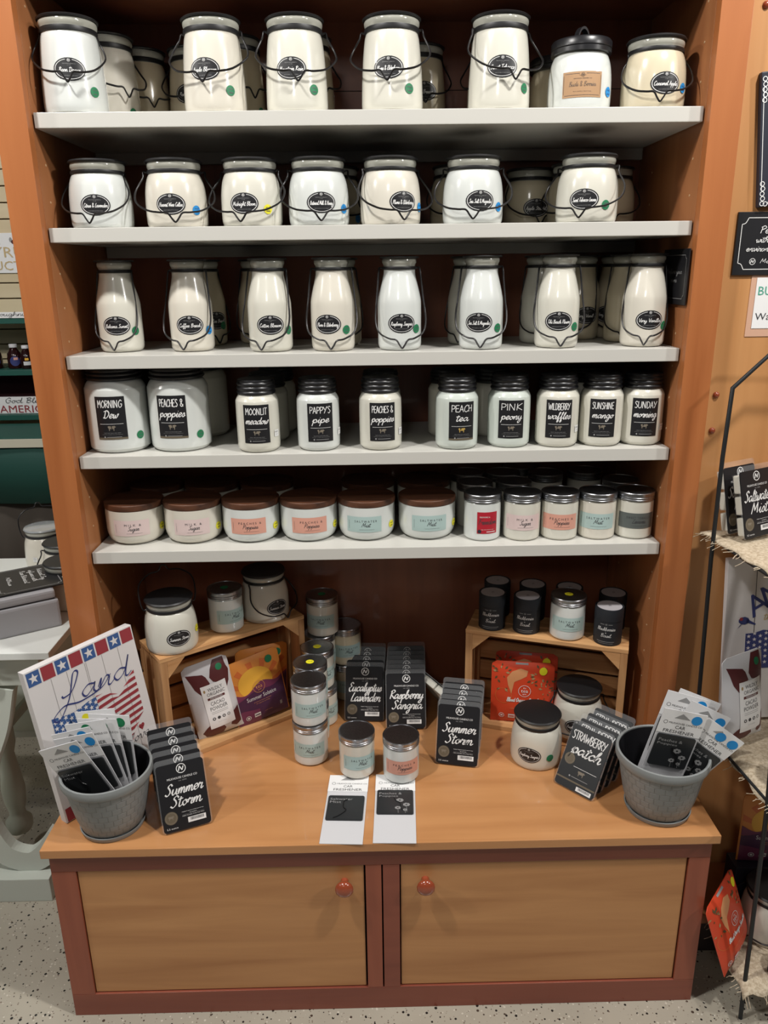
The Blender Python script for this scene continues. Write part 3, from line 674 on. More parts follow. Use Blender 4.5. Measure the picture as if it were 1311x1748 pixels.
# ================================================================= ROW 4 masons
def r4(x, y): return (x, y, z4)
J('big_mason', r4(-.5385, .083), 'large mason jar candle at the left end of the fourth shelf, two line black label', 'white', 'x1', -.25, 0, [(.62, 'green', .035)], art=lambda: mason_art('MORNING', 'Dew', False, 1.12))
J('big_mason', r4(-.4105, .086), 'large mason jar candle, second from left on the fourth shelf', 'white', 'x2', -.27, 0, [(.6, 'green', .035)], art=lambda: mason_art('PEACHES &', 'poppies', False, 1.12))
J('big_mason', r4(-.3960, .225), 'large mason jar candle behind the second one on the fourth shelf', 'cream')
M4 = [(-.2420, .050, 'MOONLIT', 'meadow', -.08, .8, 'small mason jar candle, third from left on the fourth shelf, front row'),
(-.1180, .056, "PAPPY'S", 'pipe', .1, .93, 'small mason jar candle, fourth from left on the fourth shelf, standing alone'),
(.0110, .054, 'PEACHES &', 'poppies', .1, .9, 'small mason jar candle at the centre of the fourth shelf'),
(.1690, .050, 'PEACH', 'tea', .25, None, 'small mason jar candle with a gold cow on its label, fourth shelf'),
(.2790, .060, 'PINK', 'peony', .13, None, 'small mason jar candle just right of the gold cow one on the fourth shelf'),
(.3790, .056, 'WILDBERRY', 'waffles', .1, .9, 'small mason jar candle, third from right on the fourth shelf'),
(.4710, .058, 'SUNSHINE', 'mango', .1, None, 'small mason jar candle, second from right on the fourth shelf'),
(.5570, .062, 'SUNDAY', 'morning', .2, .92, 'small mason jar candle at the right end of the fourth shelf')]
for i, (x, y, a_, b_, la, tg, lb) in enumerate(M4):
    J('mason', r4(x, y), lb, 'white' if i in (1,) else 'green' if i in (3, 4) else 'cream', 'm%d' % i if i != 2 else 'm2', la, 0, [], art=(lambda a_=a_, b_=b_, i=i: mason_art(a_, b_, i == 3)), tagf=tg)
for x, y, lb in ((-.2330, .150, 'small mason jar candle directly behind the third jar of the fourth shelf'), (-.2240, .245, 'small mason jar candle farthest back behind the third jar of the fourth shelf'),
    (.0130, .160, 'small mason jar candle directly behind the central one of the fourth shelf'), (.1620, .170, 'small mason jar candle behind left of the gold cow one'),
    (.2600, .170, 'small mason jar candle in shade just right behind the gold cow one'), (.4650, .165, 'small mason jar candle behind the second from right of the fourth shelf')):
    J('mason', r4(x, y), lb, 'cream')
# ================================================================= ROW 5 bowls and tumblers
def r5(x, y): return (x, y, z5)
MB = {'MILK &': 'Sugar', 'PEACHES &': 'Poppies', 'SALTWATER': 'Mist', 'SWEET TOBACCO': 'Leaves'}
for i, (x, t, c, la, yd, lb) in enumerate([(-.5300, 'MILK &', 'pink', -.2, .83, 'white candle bowl with pale pink label at the left end of the lowest shelf'), (-.4030, 'MILK &', 'pink', -.1, .8, 'white candle bowl with pale pink label, second from left on the lowest shelf'),
    (-.2760, 'PEACHES &', 'salmon', -.14, .8, 'white candle bowl with salmon label, third from left on the lowest shelf'), (-.1490, 'PEACHES &', 'salmon', 0, .88, 'white candle bowl with salmon label, fourth from left on the lowest shelf'),
    (-.0220, 'SALTWATER', 'aqua', -.1, .84, 'white candle bowl with aqua label and striped wooden lid on the lowest shelf'), (.1110, 'SALTWATER', 'aqua', .1, .93, 'white candle bowl with aqua label, rightmost of the front bowls')]):
    J('bowl', r5(x, .094), lb, 'ivory' if c == 'pink' else 'white', 'b'+t, la, 0, [(yd, 'yellow', .034)], art=(lambda t=t, c=c: modern_art(t, MB[t], c, .078, .035)))
for i, (x, lb) in enumerate(((-.5300+.016, 'leftmost'), (-.3860, 'second from left'), (-.2560, 'third from left'), (-.0190, 'fourth from left'), (.1130, 'rightmost'))):
    J('bowl', r5(x, .228), 'candle bowl in the back row of the lowest shelf, %s of five' % lb, 'cream', group='back row of candle bowls')
J('tumbler', r5(.2300, .066), 'tumbler candle with a red label on the lowest shelf', 'white', 'frd', .3, art=freedom_art)
for x, t, c, la, wx, lb in ((.3155, 'MILK &', 'pink', .1, 'cream', 'tumbler candle with blush label right of the red labelled one on the lowest shelf'), (.3975, 'PEACHES &', 'salmon', .05, 'cream', 'tumbler candle with salmon label on the lowest shelf'),
    (.4795, 'SALTWATER', 'aqua', 0, 'ivory', 'tumbler candle with aqua label on the lowest shelf'), (.5605, 'SWEET TOBACCO', 'slate', .2, 'cream', 'tumbler candle with dark grey label at the right end of the lowest shelf')):
    dk = 'ink'
    J('tumbler', r5(x, .062), lb, wx, 't'+t, la, art=(lambda t=t, c=c: modern_art(t, MB[t], c, .082, .034)))
for x, y, lb in ((.2230, .150, 'tumbler candle right behind the red labelled one, second row'), (.2170, .236, 'tumbler candle behind the red labelled one, third row'), (.3120, .150, 'tumbler candle behind the blush labelled one, second row'),
    (.3000, .232, 'tumbler candle behind the blush labelled one, third row'), (.4000, .222, 'pale pink tumbler candle behind the salmon labelled one, third row'), (.3520, .2920, 'tumbler candle farthest back on the lowest shelf'),
    (.4960, .236, 'tumbler candle behind the aqua labelled one, back row'), (.5560, .150, 'tumbler candle behind the dark grey labelled one, second row')):
    J('tumbler', r5(x, y), lb+' of the lowest shelf' if 'shelf' not in lb else lb, 'cream')

# ================================================================= COUNTER ITEMS
clear_m = mat('clear_plastic', (.75, .78, .80), .08, 0, 0, .6, alpha=.07)
wax_iv = mat('wax_ivory', (.62, .60, .52), .45, sss=.1); wax_pk = mat('wax_rose', (.36, .24, .20), .45)
def melt_art(a, b=None, style='A'):
    d = Dec(.2, .00012)
    d.rrect(0, .0685, .0930, .1330, .006, K['black'], 1)
    if style == 'S':
        d.V = []; d.F = []; d.M = []; d.rrect(0, .0685, .093, .133, .006, K['char'], 1)
        d.write(a, 0, .1050, .082, .0095, K['white'], 2, .2, CAPS, 0, None, 3); d.write(b, .002, .076, .070, .0125, K['white'], 2, .3, G, .25, .7, 5)
        d.ell(-.030, .062, .0125, .0125, K['bronze'], 2, 24); d.ell(-.030, .062, .0105, .0105, K['dimgold'], 3, 24, .93)
        d.rect(.012, .050, .056, .0008, K['white'], 2); d.cow(.006, .0395, .0085, K['dimgold'], 2); d.rect(.006, .0280, .040, .0010, K['grey'], 2); d.ell(-.018, .028, .002, .002, K['grey'], 2, 10)
        d.rect(0, .0185, .093, .0035, K['bronze'], 2); d.bars(.023, .0085, .036, .009, 3)
        return d
    d.logo(.002, .1230, .0098, K['white'], 2); d.text('MILKHOUSE CANDLE CO', .002, .1055, .0042, K['white'], 2, .060); d.text('est. 2002', .002, .0995, .0024, K['grey'], 2, .016)
    d.write(a, .001, .0740, min(.082, .0125*len(a)), .0108, K['white'], 2, .25, G, .25, .5, 4)
    d.write(b, .002, .0490, min(.074, .0125*len(b)), .0108, K['white'], 2, .25, G, .25, .5, 4)
    d.ell(-.030, .0290, .0130, .0130, K['bronze'], 2, 24); d.ell(-.030, .0290, .0112, .0112, K['dimgold'], 3, 24, .93); d.cow(-.030, .029, .006, K['dimgold'], 3)
    d.text('Highly Fragranced all natural wax', .014, .0360, .0021, K['white'], 2, .044); d.text('for warmers', .014, .0325, .0018, K['white'], 2, .014)
    d.text('100% Paraffin Free Soy Wax', .014, .0275, .0023, K['white'], 2, .044); d.rect(.014, .0302, .044, .0003, K['grey'], 2)
    d.bars(.020, .0180, .036, .0105, 2); d.text('5.5 ounce', -.030, .0085, .0034, K['white'], 2, .022)
    return d
def melt_mesh_shell():
    bm = bmesh.new(); rslab(bm, .099, .146, .007, .0012, .0022, .073)
    for cx in (-.023, .023):
        for k in range(3): box(bm, cx-.0215, cx+.0215, .0023, .0200, .006+k*.0425, .045+k*.0425, .003)
    return mesh_from('clamshell', bm)
def melt_mesh_front():
    bm = bmesh.new(); rslab(bm, .097, .139, .006, -.0012, -.0007, .07)
    return mesh_from('front_film', bm)
def melt_mesh_wax():
    bm = bmesh.new()
    for cx in (-.023, .023):
        for k in range(3): box(bm, cx-.0205, cx+.0205, .0026, .0190, .0075+k*.0425, .0435+k*.0425, .003)
    return mesh_from('wax', bm)
def melt_mesh_card():
    bm = bmesh.new(); rslab(bm, .094, .134, .006, 0, .0011, .0685); return mesh_from('card', bm)
def melts(x, y, z, yawd, leand, label, a, b, group=None, style='A', wx=None, spin=0):
    o = root('wax_melt_pack', (x, y, z), label, 'wax melts', group, rot=(-R(leand), -R(spin), R(yawd)))
    link('clamshell', cached('mshell', melt_mesh_shell), clear_m, o)
    wx = wx or wax_pk
    link('wax', cached(('mwax', wx.name), melt_mesh_wax), wx, o)
    link('card', cached('mcard', melt_mesh_card), K['black'], o)
    link('front_label', cached(('mart', a, b, style), lambda: melt_art(a, b, style).mesh('front_label', flatmap)), None, o)
    return o
def stack(x, y, yawd, leand, steps, names, what, style='A', cenw=.0495, wx=None, dx=0):
    """packs leaning one behind the other; x,y is the front pack's lower left corner"""
    yw = R(yawd); cx, cy = x+cos(yw)*cenw, y+sin(yw)*cenw; t = 0
    ords = ['front', 'second', 'third', 'fourth', 'fifth', 'sixth', 'seventh']
    for i in range(len(steps)+1):
        if i: t += steps[i-1]
        nm = names[min(i, len(names)-1)]
        melts(cx-sin(yw)*t+dx*i, cy+cos(yw)*t, ZC+.0035, yawd, leand-i*.3, '%s pack of %s' % (ords[i], what), nm[0], nm[1], style=style, wx=wx)
stack(-.0884, .1548, -3.7, 20, [.034, .026, .024, .022], [('Eucalyptus', 'Lavender')], 'the back left black wax melt row in front of the back panel')
stack(.0150, .1133, -.6, 20, [.024, .024, .024, .024, .026, .024], [('Raspberry', 'Sangria')], 'the middle black wax melt row behind the salmon tumbler', dx=.0012)
stack(.1235, -.0252, -12.5, 19, [.024, .024, .026, .028], [('Summer', 'Storm')], 'the black wax melt row left of the red pouch')
stack(-.4384, -.2450, 22.2, 21, [.034, .034, .036, .038], [('Summer', 'Storm')], 'the black wax melt row beside the left bucket')
stack(.3796, -.1011, -47, 30, [.030, .030, .030], [('STRAWBERRY', 'patch')], 'the grey tilted wax melt row beside the right bucket', 'S', .047)
melts(.2120, .170, ZC+.012, 118, 36, 'wax melt pack lying back to front against the right crate, ivory cubes showing', 'Summer', 'Storm', wx=wax_iv)
melts(.1830, .225, ZC+.012, 118, 36, 'wax melt pack with ivory cubes, farther back left of the right crate', 'Summer', 'Storm', wx=wax_iv)

# tumblers on the counter
def tum(x, y, z, t, la, label, c='aqua', wx='white', dotc=None):
    o = jar('tumbler', (x, y, z), label, wx, 't'+t, la, art=(lambda: modern_art(t, MB[t], c, .082, .034)))
    if dotc: topdot(o, dotc, .1016)
    return o
H = .1026
tum(-.1602, .0138, ZC, 'SALTWATER', -.2, 'lower tumbler candle of the nearest stack of two on the counter')
tum(-.1602, .0138, ZC+H, 'SALTWATER', .1, 'upper tumbler candle of the nearest stack of two, plain grey lid')
tum(-.1620, .0920, ZC, 'SALTWATER', .4, 'lower tumbler candle of the second stack from the front', wx='cream')
tum(-.1620, .0920, ZC+H, 'SALTWATER', .4, 'upper tumbler candle of the second stack, nearer yellow sticker on its lid', wx='cream', dotc='yellow')
tum(-.1450, .1680, ZC, 'SALTWATER', .5, 'lower tumbler candle of the third stack from the front', wx='cream')
tum(-.1500, .1680, ZC+H, 'SALTWATER', .5, 'upper tumbler candle of the third stack, farther yellow sticker on its lid', wx='cream', dotc='yellow')
tum(-.1500, .2480, ZC, 'SALTWATER', .5, 'bottom tumbler candle of the tall stack of three at the back', wx='cream')
tum(-.1500, .2480, ZC+H, 'SALTWATER', .5, 'middle tumbler candle of the tall stack of three, blue sticker', wx='cream', dotc='blue')
tum(-.1400, .2520, ZC+2*H, 'SALTWATER', -.25, 'top tumbler candle of the tall stack of three, green sticker on its lid', 'aquad', 'ivory', 'green')
tum(-.0850, .2910, ZC, 'SALTWATER', .1, 'lower tumbler candle in the back right of the tall stack', 'aquad', 'tan')
tum(-.0850, .2910, ZC+H, 'SALTWATER', .1, 'upper tumbler candle in the back right of the tall stack', 'aquad', 'tan')
tum(-.0525, -.0425, ZC+.0042, 'SALTWATER', .2, 'single tumbler candle with aqua label at the head of the left card on the counter', wx='ivory')
tum(.0454, -.0621, ZC+.0042, 'PEACHES &', .1, 'single tumbler candle with salmon label at the head of the right card on the counter', 'salmon')

# car fresheners
def fresh_art(a, b, kind, dots=()):
    d = Dec(.3, .0002)
    d.rect(0, .187, .087, .056, K['paper'], 1); 
    d.poly([(-.018, .197), (.014, .197), (-.004, .209)], K['grey'], 2)
    d.ell(-.032, .1855, .0042, .0042, K['ink'], 2, 16, .82); d.text('MILKHOUSE CANDLE CO', .008, .1855, .0042, K['ink'], 2, .066)
    d.text('CAR', 0, .1765, .0075, K['ink'], 2, .020); d.text('FRESHENER', 0, .1655, .0075, K['ink'], 2, .062)
    for x, y, c in dots: d.ell(x, y, .0105, .0105, K[c], 3, 20)
    return d
def tag_art(a, b, fl):
    d = Dec(.3, .0002); d.rrect(0, 0, .0765, .0755, .004, K['char'], 1)
    d.text(a, -.010, .026, .0066, K['grey'], 2, .048); d.text(b, -.022 if len(b) < 6 else -.014, .0165, .0066, K['grey'], 2, .024 if len(b) < 6 else .040)
    if fl:
        for x, y, r in ((.010, .004, .0085), (.024, -.010, .008), (.006, -.020, .007), (.021, -.026, .005)):
            for k in range(7):
                a_ = k*2*pi/7; d.ell(x+r*.6*cos(a_), y+r*.45*sin(a_), r*.38, r*.26, K['grey'], 2, 8)
            d.stroke([(x, y-r*.4), (x+.001, max(-.036, y-.022))], .0006, K['grey'], 2)
    return d
def freshener(loc, rot, label, a='Saltwater', b='Mist', fl=False, dots=(), group=None, cord=True, tagz=.110, ):
    o = root('car_freshener', loc, label, 'car freshener', group, rot=rot)
    def bag():
        bm = bmesh.new(); box(bm, -.0430, .0430, 0, .0016, 0, .2150, .0003); return mesh_from('backing_card', bm)
    link('backing_card', cached('fbag', bag), K['bag'], o)
    def felt():
        bm = bmesh.new(); rslab(bm, .0770, .0760, .004, -.0030, -.0004, 0); return mesh_from('scented_tag', bm)
    t = link('scented_tag', cached('ffelt', felt), K['char'], o, (0, 0, tagz))
    link('tag_print', cached(('ftag', a, fl), lambda: tag_art(a, b, fl).mesh('tag_print', lambda u, v, h: (u, -.0031-h, v))), None, t)
    link('header_card', cached(('fhead', dots), lambda: fresh_art(a, b, 0, dots).mesh('header_card', flatmap)), None, o)
    if cord:
        link('cord', cached(('fcord', fl), lambda: tube('cord', [(.003, -.0045, .024), (-.004, -.0048, .018), (-.004, -.0045, .0), (.002, -.0045, -.010), (-.012, -.0045, -.027), (-.023, -.0045, -.034)] if not fl else
            [(-.002, -.0045, .012), (.002, -.0045, .002), (.010, -.0045, -.004), (.011, -.0045, -.014), (.016, -.0045, -.028)], .0009, n=5)), wire_m, t)
    return o
freshener((-.0820, -.2770, ZC+.0018), (-pi/2, 0, -R(3.2)), 'car freshener packet lying flat at the counter edge, left of the two', tagz=.104)
freshener((.0240, -.2780, ZC+.0018), (-pi/2, 0, -R(2.3)), 'car freshener packet with flowers on its tag lying flat, right of the two', 'Peaches &', 'Poppies', True, tagz=.120)

# buckets
pot_m = mat('resin_grey', (.235, .25, .25), .45); nt_ = pot_m.node_tree; bs = nt_.nodes['Principled BSDF']
uvn = nt_.nodes.new('ShaderNodeUVMap'); mp_ = nt_.nodes.new('ShaderNodeMapping'); mp_.inputs['Scale'].default_value = (26, 68, 1)
bt = nt_.nodes.new('ShaderNodeTexBrick'); bt.inputs['Scale'].default_value = 1; bt.inputs['Mortar Size'].default_value = .07; bt.inputs['Brick Width'].default_value = 1.0; bt.inputs['Row Height'].default_value = 1.0
bt.inputs['Mortar Smooth'].default_value = .6; bt.offset = .5
bp_ = nt_.nodes.new('ShaderNodeBump'); bp_.inputs['Strength'].default_value = .75; bp_.inputs['Distance'].default_value = .0022; bp_.invert = True
nt_.links.new(uvn.outputs[0], mp_.inputs[0]); nt_.links.new(mp_.outputs[0], bt.inputs['Vector']); nt_.links.new(bt.outputs['Fac'], bp_.inputs['Height']); nt_.links.new(bp_.outputs[0], bs.inputs['Normal'])
rim_m = mat('resin_grey_rim', (.235, .25, .25), .45)
def bucket(x, y, label):
    o = root('bucket', (x, y, ZC), label, 'bucket', 'grey buckets')
    link('wall', cached('bwall', lambda: lathe('wall', [(.057, .008), (.0635, .014), (.0715, .04), (.0785, .075), (.0835, .105), (.086, .1195)], 72, 50, True, False)), pot_m, o)
    link('rim', cached('brim', lambda: lathe('rim', [(.0845, .119), (.0905, .120), (.0925, .124), (.0930, .134), (.0915, .1395), (.0885, .1405), (.0865, .139), (.086, .119)], 72, 40, False, False)), rim_m, o)
    link('liner', cached('bliner', lambda: lathe('liner', [(.0001, .012), (.054, .012), (.058, .016), (.073, .075), (.0855, .137)], 60, 40, False, False)), black_m, o)
    link('saucer', cached('bsauc', lambda: lathe('saucer', [(.058, 0), (.063, .001), (.0665, .009), (.0668, .012), (.0645, .012), (.060, .004), (.001, .004)], 60, 40)), rim_m, o)
    return o
bucket(-.5520, -.1980, 'grey basket weave bucket at the left end of the counter, full of car fresheners').scale = (.97, .97, .97)
bucket(.5760, -.1870, 'grey basket weave bucket at the right end of the counter, holding car fresheners')
BL_ = (-.552, -.198)
# x, y of the foot, height of the foot, lean towards the shopper, turn, tilt
LB = [(.012, .026, .022, 0, -8, 1, ((.022, .199, 'green'),), 'rightmost'), (.010, .016, .020, 1, -12, 6, ((.010, .199, 'green'),), 'second from right'),
      (.010, .030, .026, -2, -8, 10, ((-.02, .2, 'yellow'),), 'farthest back'), (.010, .010, .022, 2, -8, 12, ((.0, .2, 'green'),), 'fourth from the front'),
      (.008, .000, .020, 5, -8, 17, ((.02, .2, 'blue'),), 'third from the front'), (.014, -.008, .020, 8, -8, 15, ((.030, .197, 'blue'),), 'second from the front'), (.010, -.015, .020, 12, -8, 20, ((.029, .198, 'blue'),), 'frontmost')]
for dx, dy, dz, ln, yw, sp, dt, lb in LB:
    freshener((BL_[0]+dx, BL_[1]+dy, ZC+dz), (R(ln), -R(sp), R(yw)), 'car freshener packet in the left bucket, %s' % lb, 'Saltwater', 'Mist', False, dt, 'car fresheners in the left bucket', tagz=.118)
BR_ = (.576, -.187)
RB = [(.002, .030, .045, -2, -10, -20, (), 'farthest back'), (-.004, .020, .045, -1, -8, -14, ((.03, .2, 'blue'),), 'fourth from the front'), (-.004, .010, .040, 1, -8, -25, ((.03, .197, 'blue'),), 'third from the front'),
      (-.014, -.002, .034, 4, -12, -35, ((.002, .196, 'blue'), (.030, .197, 'blue')), 'the one leaning far right'), (-.018, -.016, .040, 5, -4, -11, ((.026, .199, 'blue'),), 'frontmost, with white flowers')]
for dx, dy, dz, ln, yw, sp, dt, lb in RB:
    freshener((BR_[0]+dx, BR_[1]+dy, ZC+dz), (R(ln), -R(sp), R(yw)), 'car freshener packet in the right bucket, %s' % lb, 'Peaches &', 'Poppies', True, dt, 'car fresheners in the right bucket', tagz=.119)

LANDP = (-.6478, -.2002, ZC+.001); LANDR = (-R(8), -R(2.8), R(50.5))
# patriotic board leaning at the left
lb_ = root('painted_sign', LANDP, 'white plank sign with stars, squares and flag map leaning behind the left bucket', 'sign', rot=LANDR)
bm = bmesh.new(); box(bm, 0, .2615, 0, .022, 0, .3338, .0012); link('board', mesh_from('board', bm), K['boardwhite'], lb_)
d = Dec(.02, .00012)
for k in range(8):
    u = .0185+k*.0322; d.rect(u, .3160, .0285, .029, K['flagblue' if k % 2 == 0 else 'flagred'], 1); d.rect(u, .016, .0285, .029, K['flagblue' if k % 2 else 'flagred'], 1)
    if k % 2 == 0: d.star(u, .3160, .0115, K['boardwhite'], 2)
for u in (.052, .088, .131, .1345, .174, .215): d.fill(u, u+.0009, .032, .300, K['line'], 1)
d.write('Land', .140, .232, .175, .0215, K['navy'], 4, .16, dict(G, L=(1.3, [(.15, 1.1), (.3, .9), (.8, 1.2), (1.15, 2.6), (.85, 2.7), (.6, .6), (.0, -1.0), (-.35, -.6), (.3, .1), (1.3, -.2), (2.6, .1), (3.2, 1.0)])), .25, .6, 8)
d.fill(.030, .137, .100, lambda u: .217+.004*sin(u*60), K['flagblue'], 2)
rn = random.Random(1)
for i in range(9):
    for j in range(9): d.star(.036+i*.0122, .108+j*.0128+(i % 2)*.006, .0058, K['boardwhite'], 3, rn.uniform(-.3, .3))
def ustop(u): return .219+.004*sin(u*60) if u < .165 else (.219-(u-.165)*.9 if u < .19 else .1965+(u-.19)*.95)
def usbot(u): return .075 if u < .18 else .075+(u-.18)*1.1
for k in range(12):
    a_ = .075+k*.0145
    d.fill(.1372, .2400, lambda u, a_=a_: max(usbot(u), a_+.10*(u-.137)), lambda u, a_=a_: min(ustop(u), a_+.0073+.10*(u-.137)), K['flagred'], 2)
d.ell(.222, .110, .0042, .0042, K['flagred'], 2, 12); d.ell(.229, .111, .0042, .0042, K['flagred'], 2, 12); d.poly([(.2183, .108), (.2255, .1), (.2325, .109)], K['flagred'], 2)
d.write('I love', .205, .083, .07, .010, K['ink'], 2, .16, None, .25, .6)
link('painting', d.mesh('painting', flatmap), None, lb_); lb_.scale = (.935, 1, 1.02)

# crates
def crate(x, y, yawd, L, D_, Hh, label):
    o = root('wooden_crate', (x, y, ZC), label, 'crate', 'wooden crates', R(yawd))
    def bx_(nm, x0, x1, y0, y1, z0, z1, m, bev=.0008):
        bm = bmesh.new(); box(bm, x0, x1, y0, y1, z0, z1, bev); return link(nm, mesh_from(nm, bm), m, o)
    t = .010
    for y0, y1 in ((0, D_*.47), (D_*.53, D_)): bx_('top_board', 0, L, y0, y1, Hh-t, Hh, crate_m)
    for y0, y1 in ((0, D_*.42), (D_*.58, D_)): bx_('bottom_board', 0, L, y0, y1, 0, .012, crate_m)
    for x0 in (0.0005, L-.0165):
        bx_('corner_post', x0, x0+.016, .0005, .012, .0122, Hh-t-.0002, crated_m)
        bx_('corner_post', x0, x0+.016, D_-.014, D_-.0022, .0122, Hh-t-.0002, crated_m)
    for x0 in (.003, L-.011):
        for y0, y1 in ((.0125, D_*.44), (D_*.56, D_-.0145)): bx_('end_slat', x0, x0+.008, y0, y1, .0122, Hh-t-.0002, crated_m)
    n = 4; hh = (Hh-.03)/n
    for k in range(n): bx_('back_slat', .0, L, D_-.0018, D_+.0045, .014+k*hh, .014+k*hh+hh*.86, crate_m)
    for s in (0, 1):
        bm = bmesh.new(); w_ = .042; xx = (.0168 if s == 0 else L-.0168); sg = 1 if s == 0 else -1
        pts = [(xx, Hh-t-.0004), (xx+sg*w_, Hh-t-.0004), (xx, Hh-t-w_)]
        A = [bm.verts.new((p[0], .001, p[1])) for p in pts]; B = [bm.verts.new((p[0], .011, p[1])) for p in pts]
        bm.faces.new(A); bm.faces.new(B[::-1])
        for i in range(3): bm.faces.new((A[i], B[i], B[(i+1) % 3], A[(i+1) % 3]))
        link('corner_brace', mesh_from('corner_brace', bm), crate_m, o)
    return o
ZL = .272; ZR = .260
crate(-.4801, -.0128, 36.1, .369, .122, ZL, 'light wooden crate on the left of the counter, tea and cacao pouches inside')
crate(.2080, .1340, -18.9, .372, .120, ZR, 'light wooden crate on its side at the right of the counter, red pouches inside')
zl = ZC+ZL; zr = ZC+ZR
J('butter', (-.4674, .0600, zl), 'squat white candle jar with dark lid at the left end of the left crate', 'cream', 'Summer Storm', .25, .2, [(.93, 'yellow', .045)], handle='up')
tum(-.3600, .1470, zl, 'SALTWATER', .45, 'tumbler candle between the two candle jars on the left crate', dotc='green')
J('butter', (-.2760, .2120, zl), 'squat cream candle jar with wire handle at the right end of the left crate', 'ivory', 'Summer Storm', .5, .75)
J('butter', (.3584, -.0050, ZC), 'squat cream candle jar with black lid standing on the counter before the red pouch', 'cream', 'Raspberry Sangria', -.25, 0, [(.55, 'green', .035)], handle=None)
J('butter', (.4760, .0850, ZC+.0125), 'squat cream candle jar inside the right crate behind the front one', 'cream', 'Raspberry Sangria', .0, .1)
tube_m = mat('tube_black', (.010, .013, .018), .6)
def tin(x, y, z, label, rz=None, group=None, r=.0315, h=.088):
    o = root('candle_tube', (x, y, z), label, 'candle', group)
    link('tube_body', cached(('tb', r), lambda: lathe('tube_body', [(r*.97, 0), (r, .001), (r, h*.66), (r*.985, h*.665)], 36)), tube_m, o)
    c = link('tube_cap', cached(('tc', r), lambda: lathe('tube_cap', [(r*.985, h*.668), (r*1.015, h*.67), (r*1.015, h*.985), (r*1.0, h), (r*.93, h), (r*.92, h*.985), (.001, h*.985)], 36)), tube_m, o)
    def top():
        d = Dec(.05, .0002); d.ell(0, 0, r*.88, r*.88, mat('seal_paper', (.42, .40, .42), .6), 1, 28); d.write('B', 0, -.004, .007, .004, K['ink'], 2, .16, pen=None); return d.mesh('seal', lambda u, v, q: (u, v, h*.985+q))
    link('seal', cached(('ts', r), top), None, c)
    def side():
        d = Dec(.004, .0002); d.logo(0, .053, .0022, K['grey'], 1); d.rect(-.009, .053, .009, .0009, K['grey'], 1); d.rect(.009, .053, .009, .0009, K['grey'], 1)
        d.write('Blackberries', 0, .038, .040, .0042, K['white'], 1, .16, pen=None); d.text('&', 0, .0325, .0028, K['white'], 1); d.write('Basil', 0, .022, .022, .0042, K['white'], 1, .16, pen=None)
        d.rect(0, .0105, .040, .0009, K['grey'], 1); d.rect(0, .0065, .034, .0006, K['grey'], 1)
        return d.mesh('label', cyl(lambda v: r))
    link('label', cached(('tl', r), side), None, o, (0, 0, 0), (0, 0, rz if rz is not None else face((x, y), -.12)))
for x, y, lb in ((.2730, .1520, 'leftmost in the front row'), (.3516, .1290, 'second in the front row'), (.5257, .0640, 'rightmost in the front row'),
    (.2960, .2240, 'leftmost in the back row'), (.3780, .1980, 'second in the back row'), (.4620, .1750, 'third in the back row, behind the tumbler'), (.5560, .1370, 'rightmost in the back row')):
    tin(x, y, zr+.0002, 'black cardboard candle tube on the right crate, '+lb, group='black candle tubes on the right crate')
tum(.4407, .0990, zr, 'SALTWATER', .05, 'tumbler candle with aqua label between black tubes on the right crate', dotc='yellow')

# pouches
def pouch(name, W, Hh, T_, m, art, loc, rot, label, cat, group=None):
    o = root(name, loc, label, cat, group, rot=rot)
    def bulge(u, v):
        a = min(1, abs(2*u/W)); b_ = abs(2*v/Hh-1)
        return T_/2*max(0, 1-a**3)*max(0, 1-b_**5)*(.75+.45*max(0, 1-v/Hh))+.0008
    def mk():
        bm = bmesh.new(); nx, ny = 18, 26; gr = []
        for s in (-1, 1):
            g = []
            for i in range(nx+1):
                col = []
                for j in range(ny+1):
                    u = -W/2+W*i/nx; v = Hh*j/ny
                    cr_ = .012; uu = u
                    if v > Hh-cr_: k = (v-(Hh-cr_))/cr_; lim = W/2-cr_*(1-sqrt(max(0, 1-k*k))); uu = max(-lim, min(lim, u))
                    col.append(bm.verts.new((uu, s*bulge(u, v), v)))
                g.append(col)
            gr.append(g)
            for i in range(nx):
                for j in range(ny):
                    f = (g[i][j], g[i+1][j], g[i+1][j+1], g[i][j+1]); bm.faces.new(f if s == -1 else f[::-1])
        A, B = gr
        rimA = [A[i][0] for i in range(nx+1)]+[A[nx][j] for j in range(1, ny+1)]+[A[i][ny] for i in range(nx-1, -1, -1)]+[A[0][j] for j in range(ny-1, 0, -1)]
        rimB = [B[i][0] for i in range(nx+1)]+[B[nx][j] for j in range(1, ny+1)]+[B[i][ny] for i in range(nx-1, -1, -1)]+[B[0][j] for j in range(ny-1, 0, -1)]
        n = len(rimA)
        for i in range(n): bm.faces.new((rimA[i], rimB[i], rimB[(i+1) % n], rimA[(i+1) % n]))
        bmesh.ops.remove_doubles(bm, verts=bm.verts[:], dist=1e-5)
        return mesh_from('pouch_body', bm, True, 50)
    link('pouch_body', cached(('pb', W, Hh, T_, m.name), mk), m, o)
    link('front_print', cached(('pp', art.__name__, W, Hh), lambda: art(W, Hh).mesh('front_print', lambda u, v, h: (u, -bulge(u, v)-h, v))), None, o)
    return o
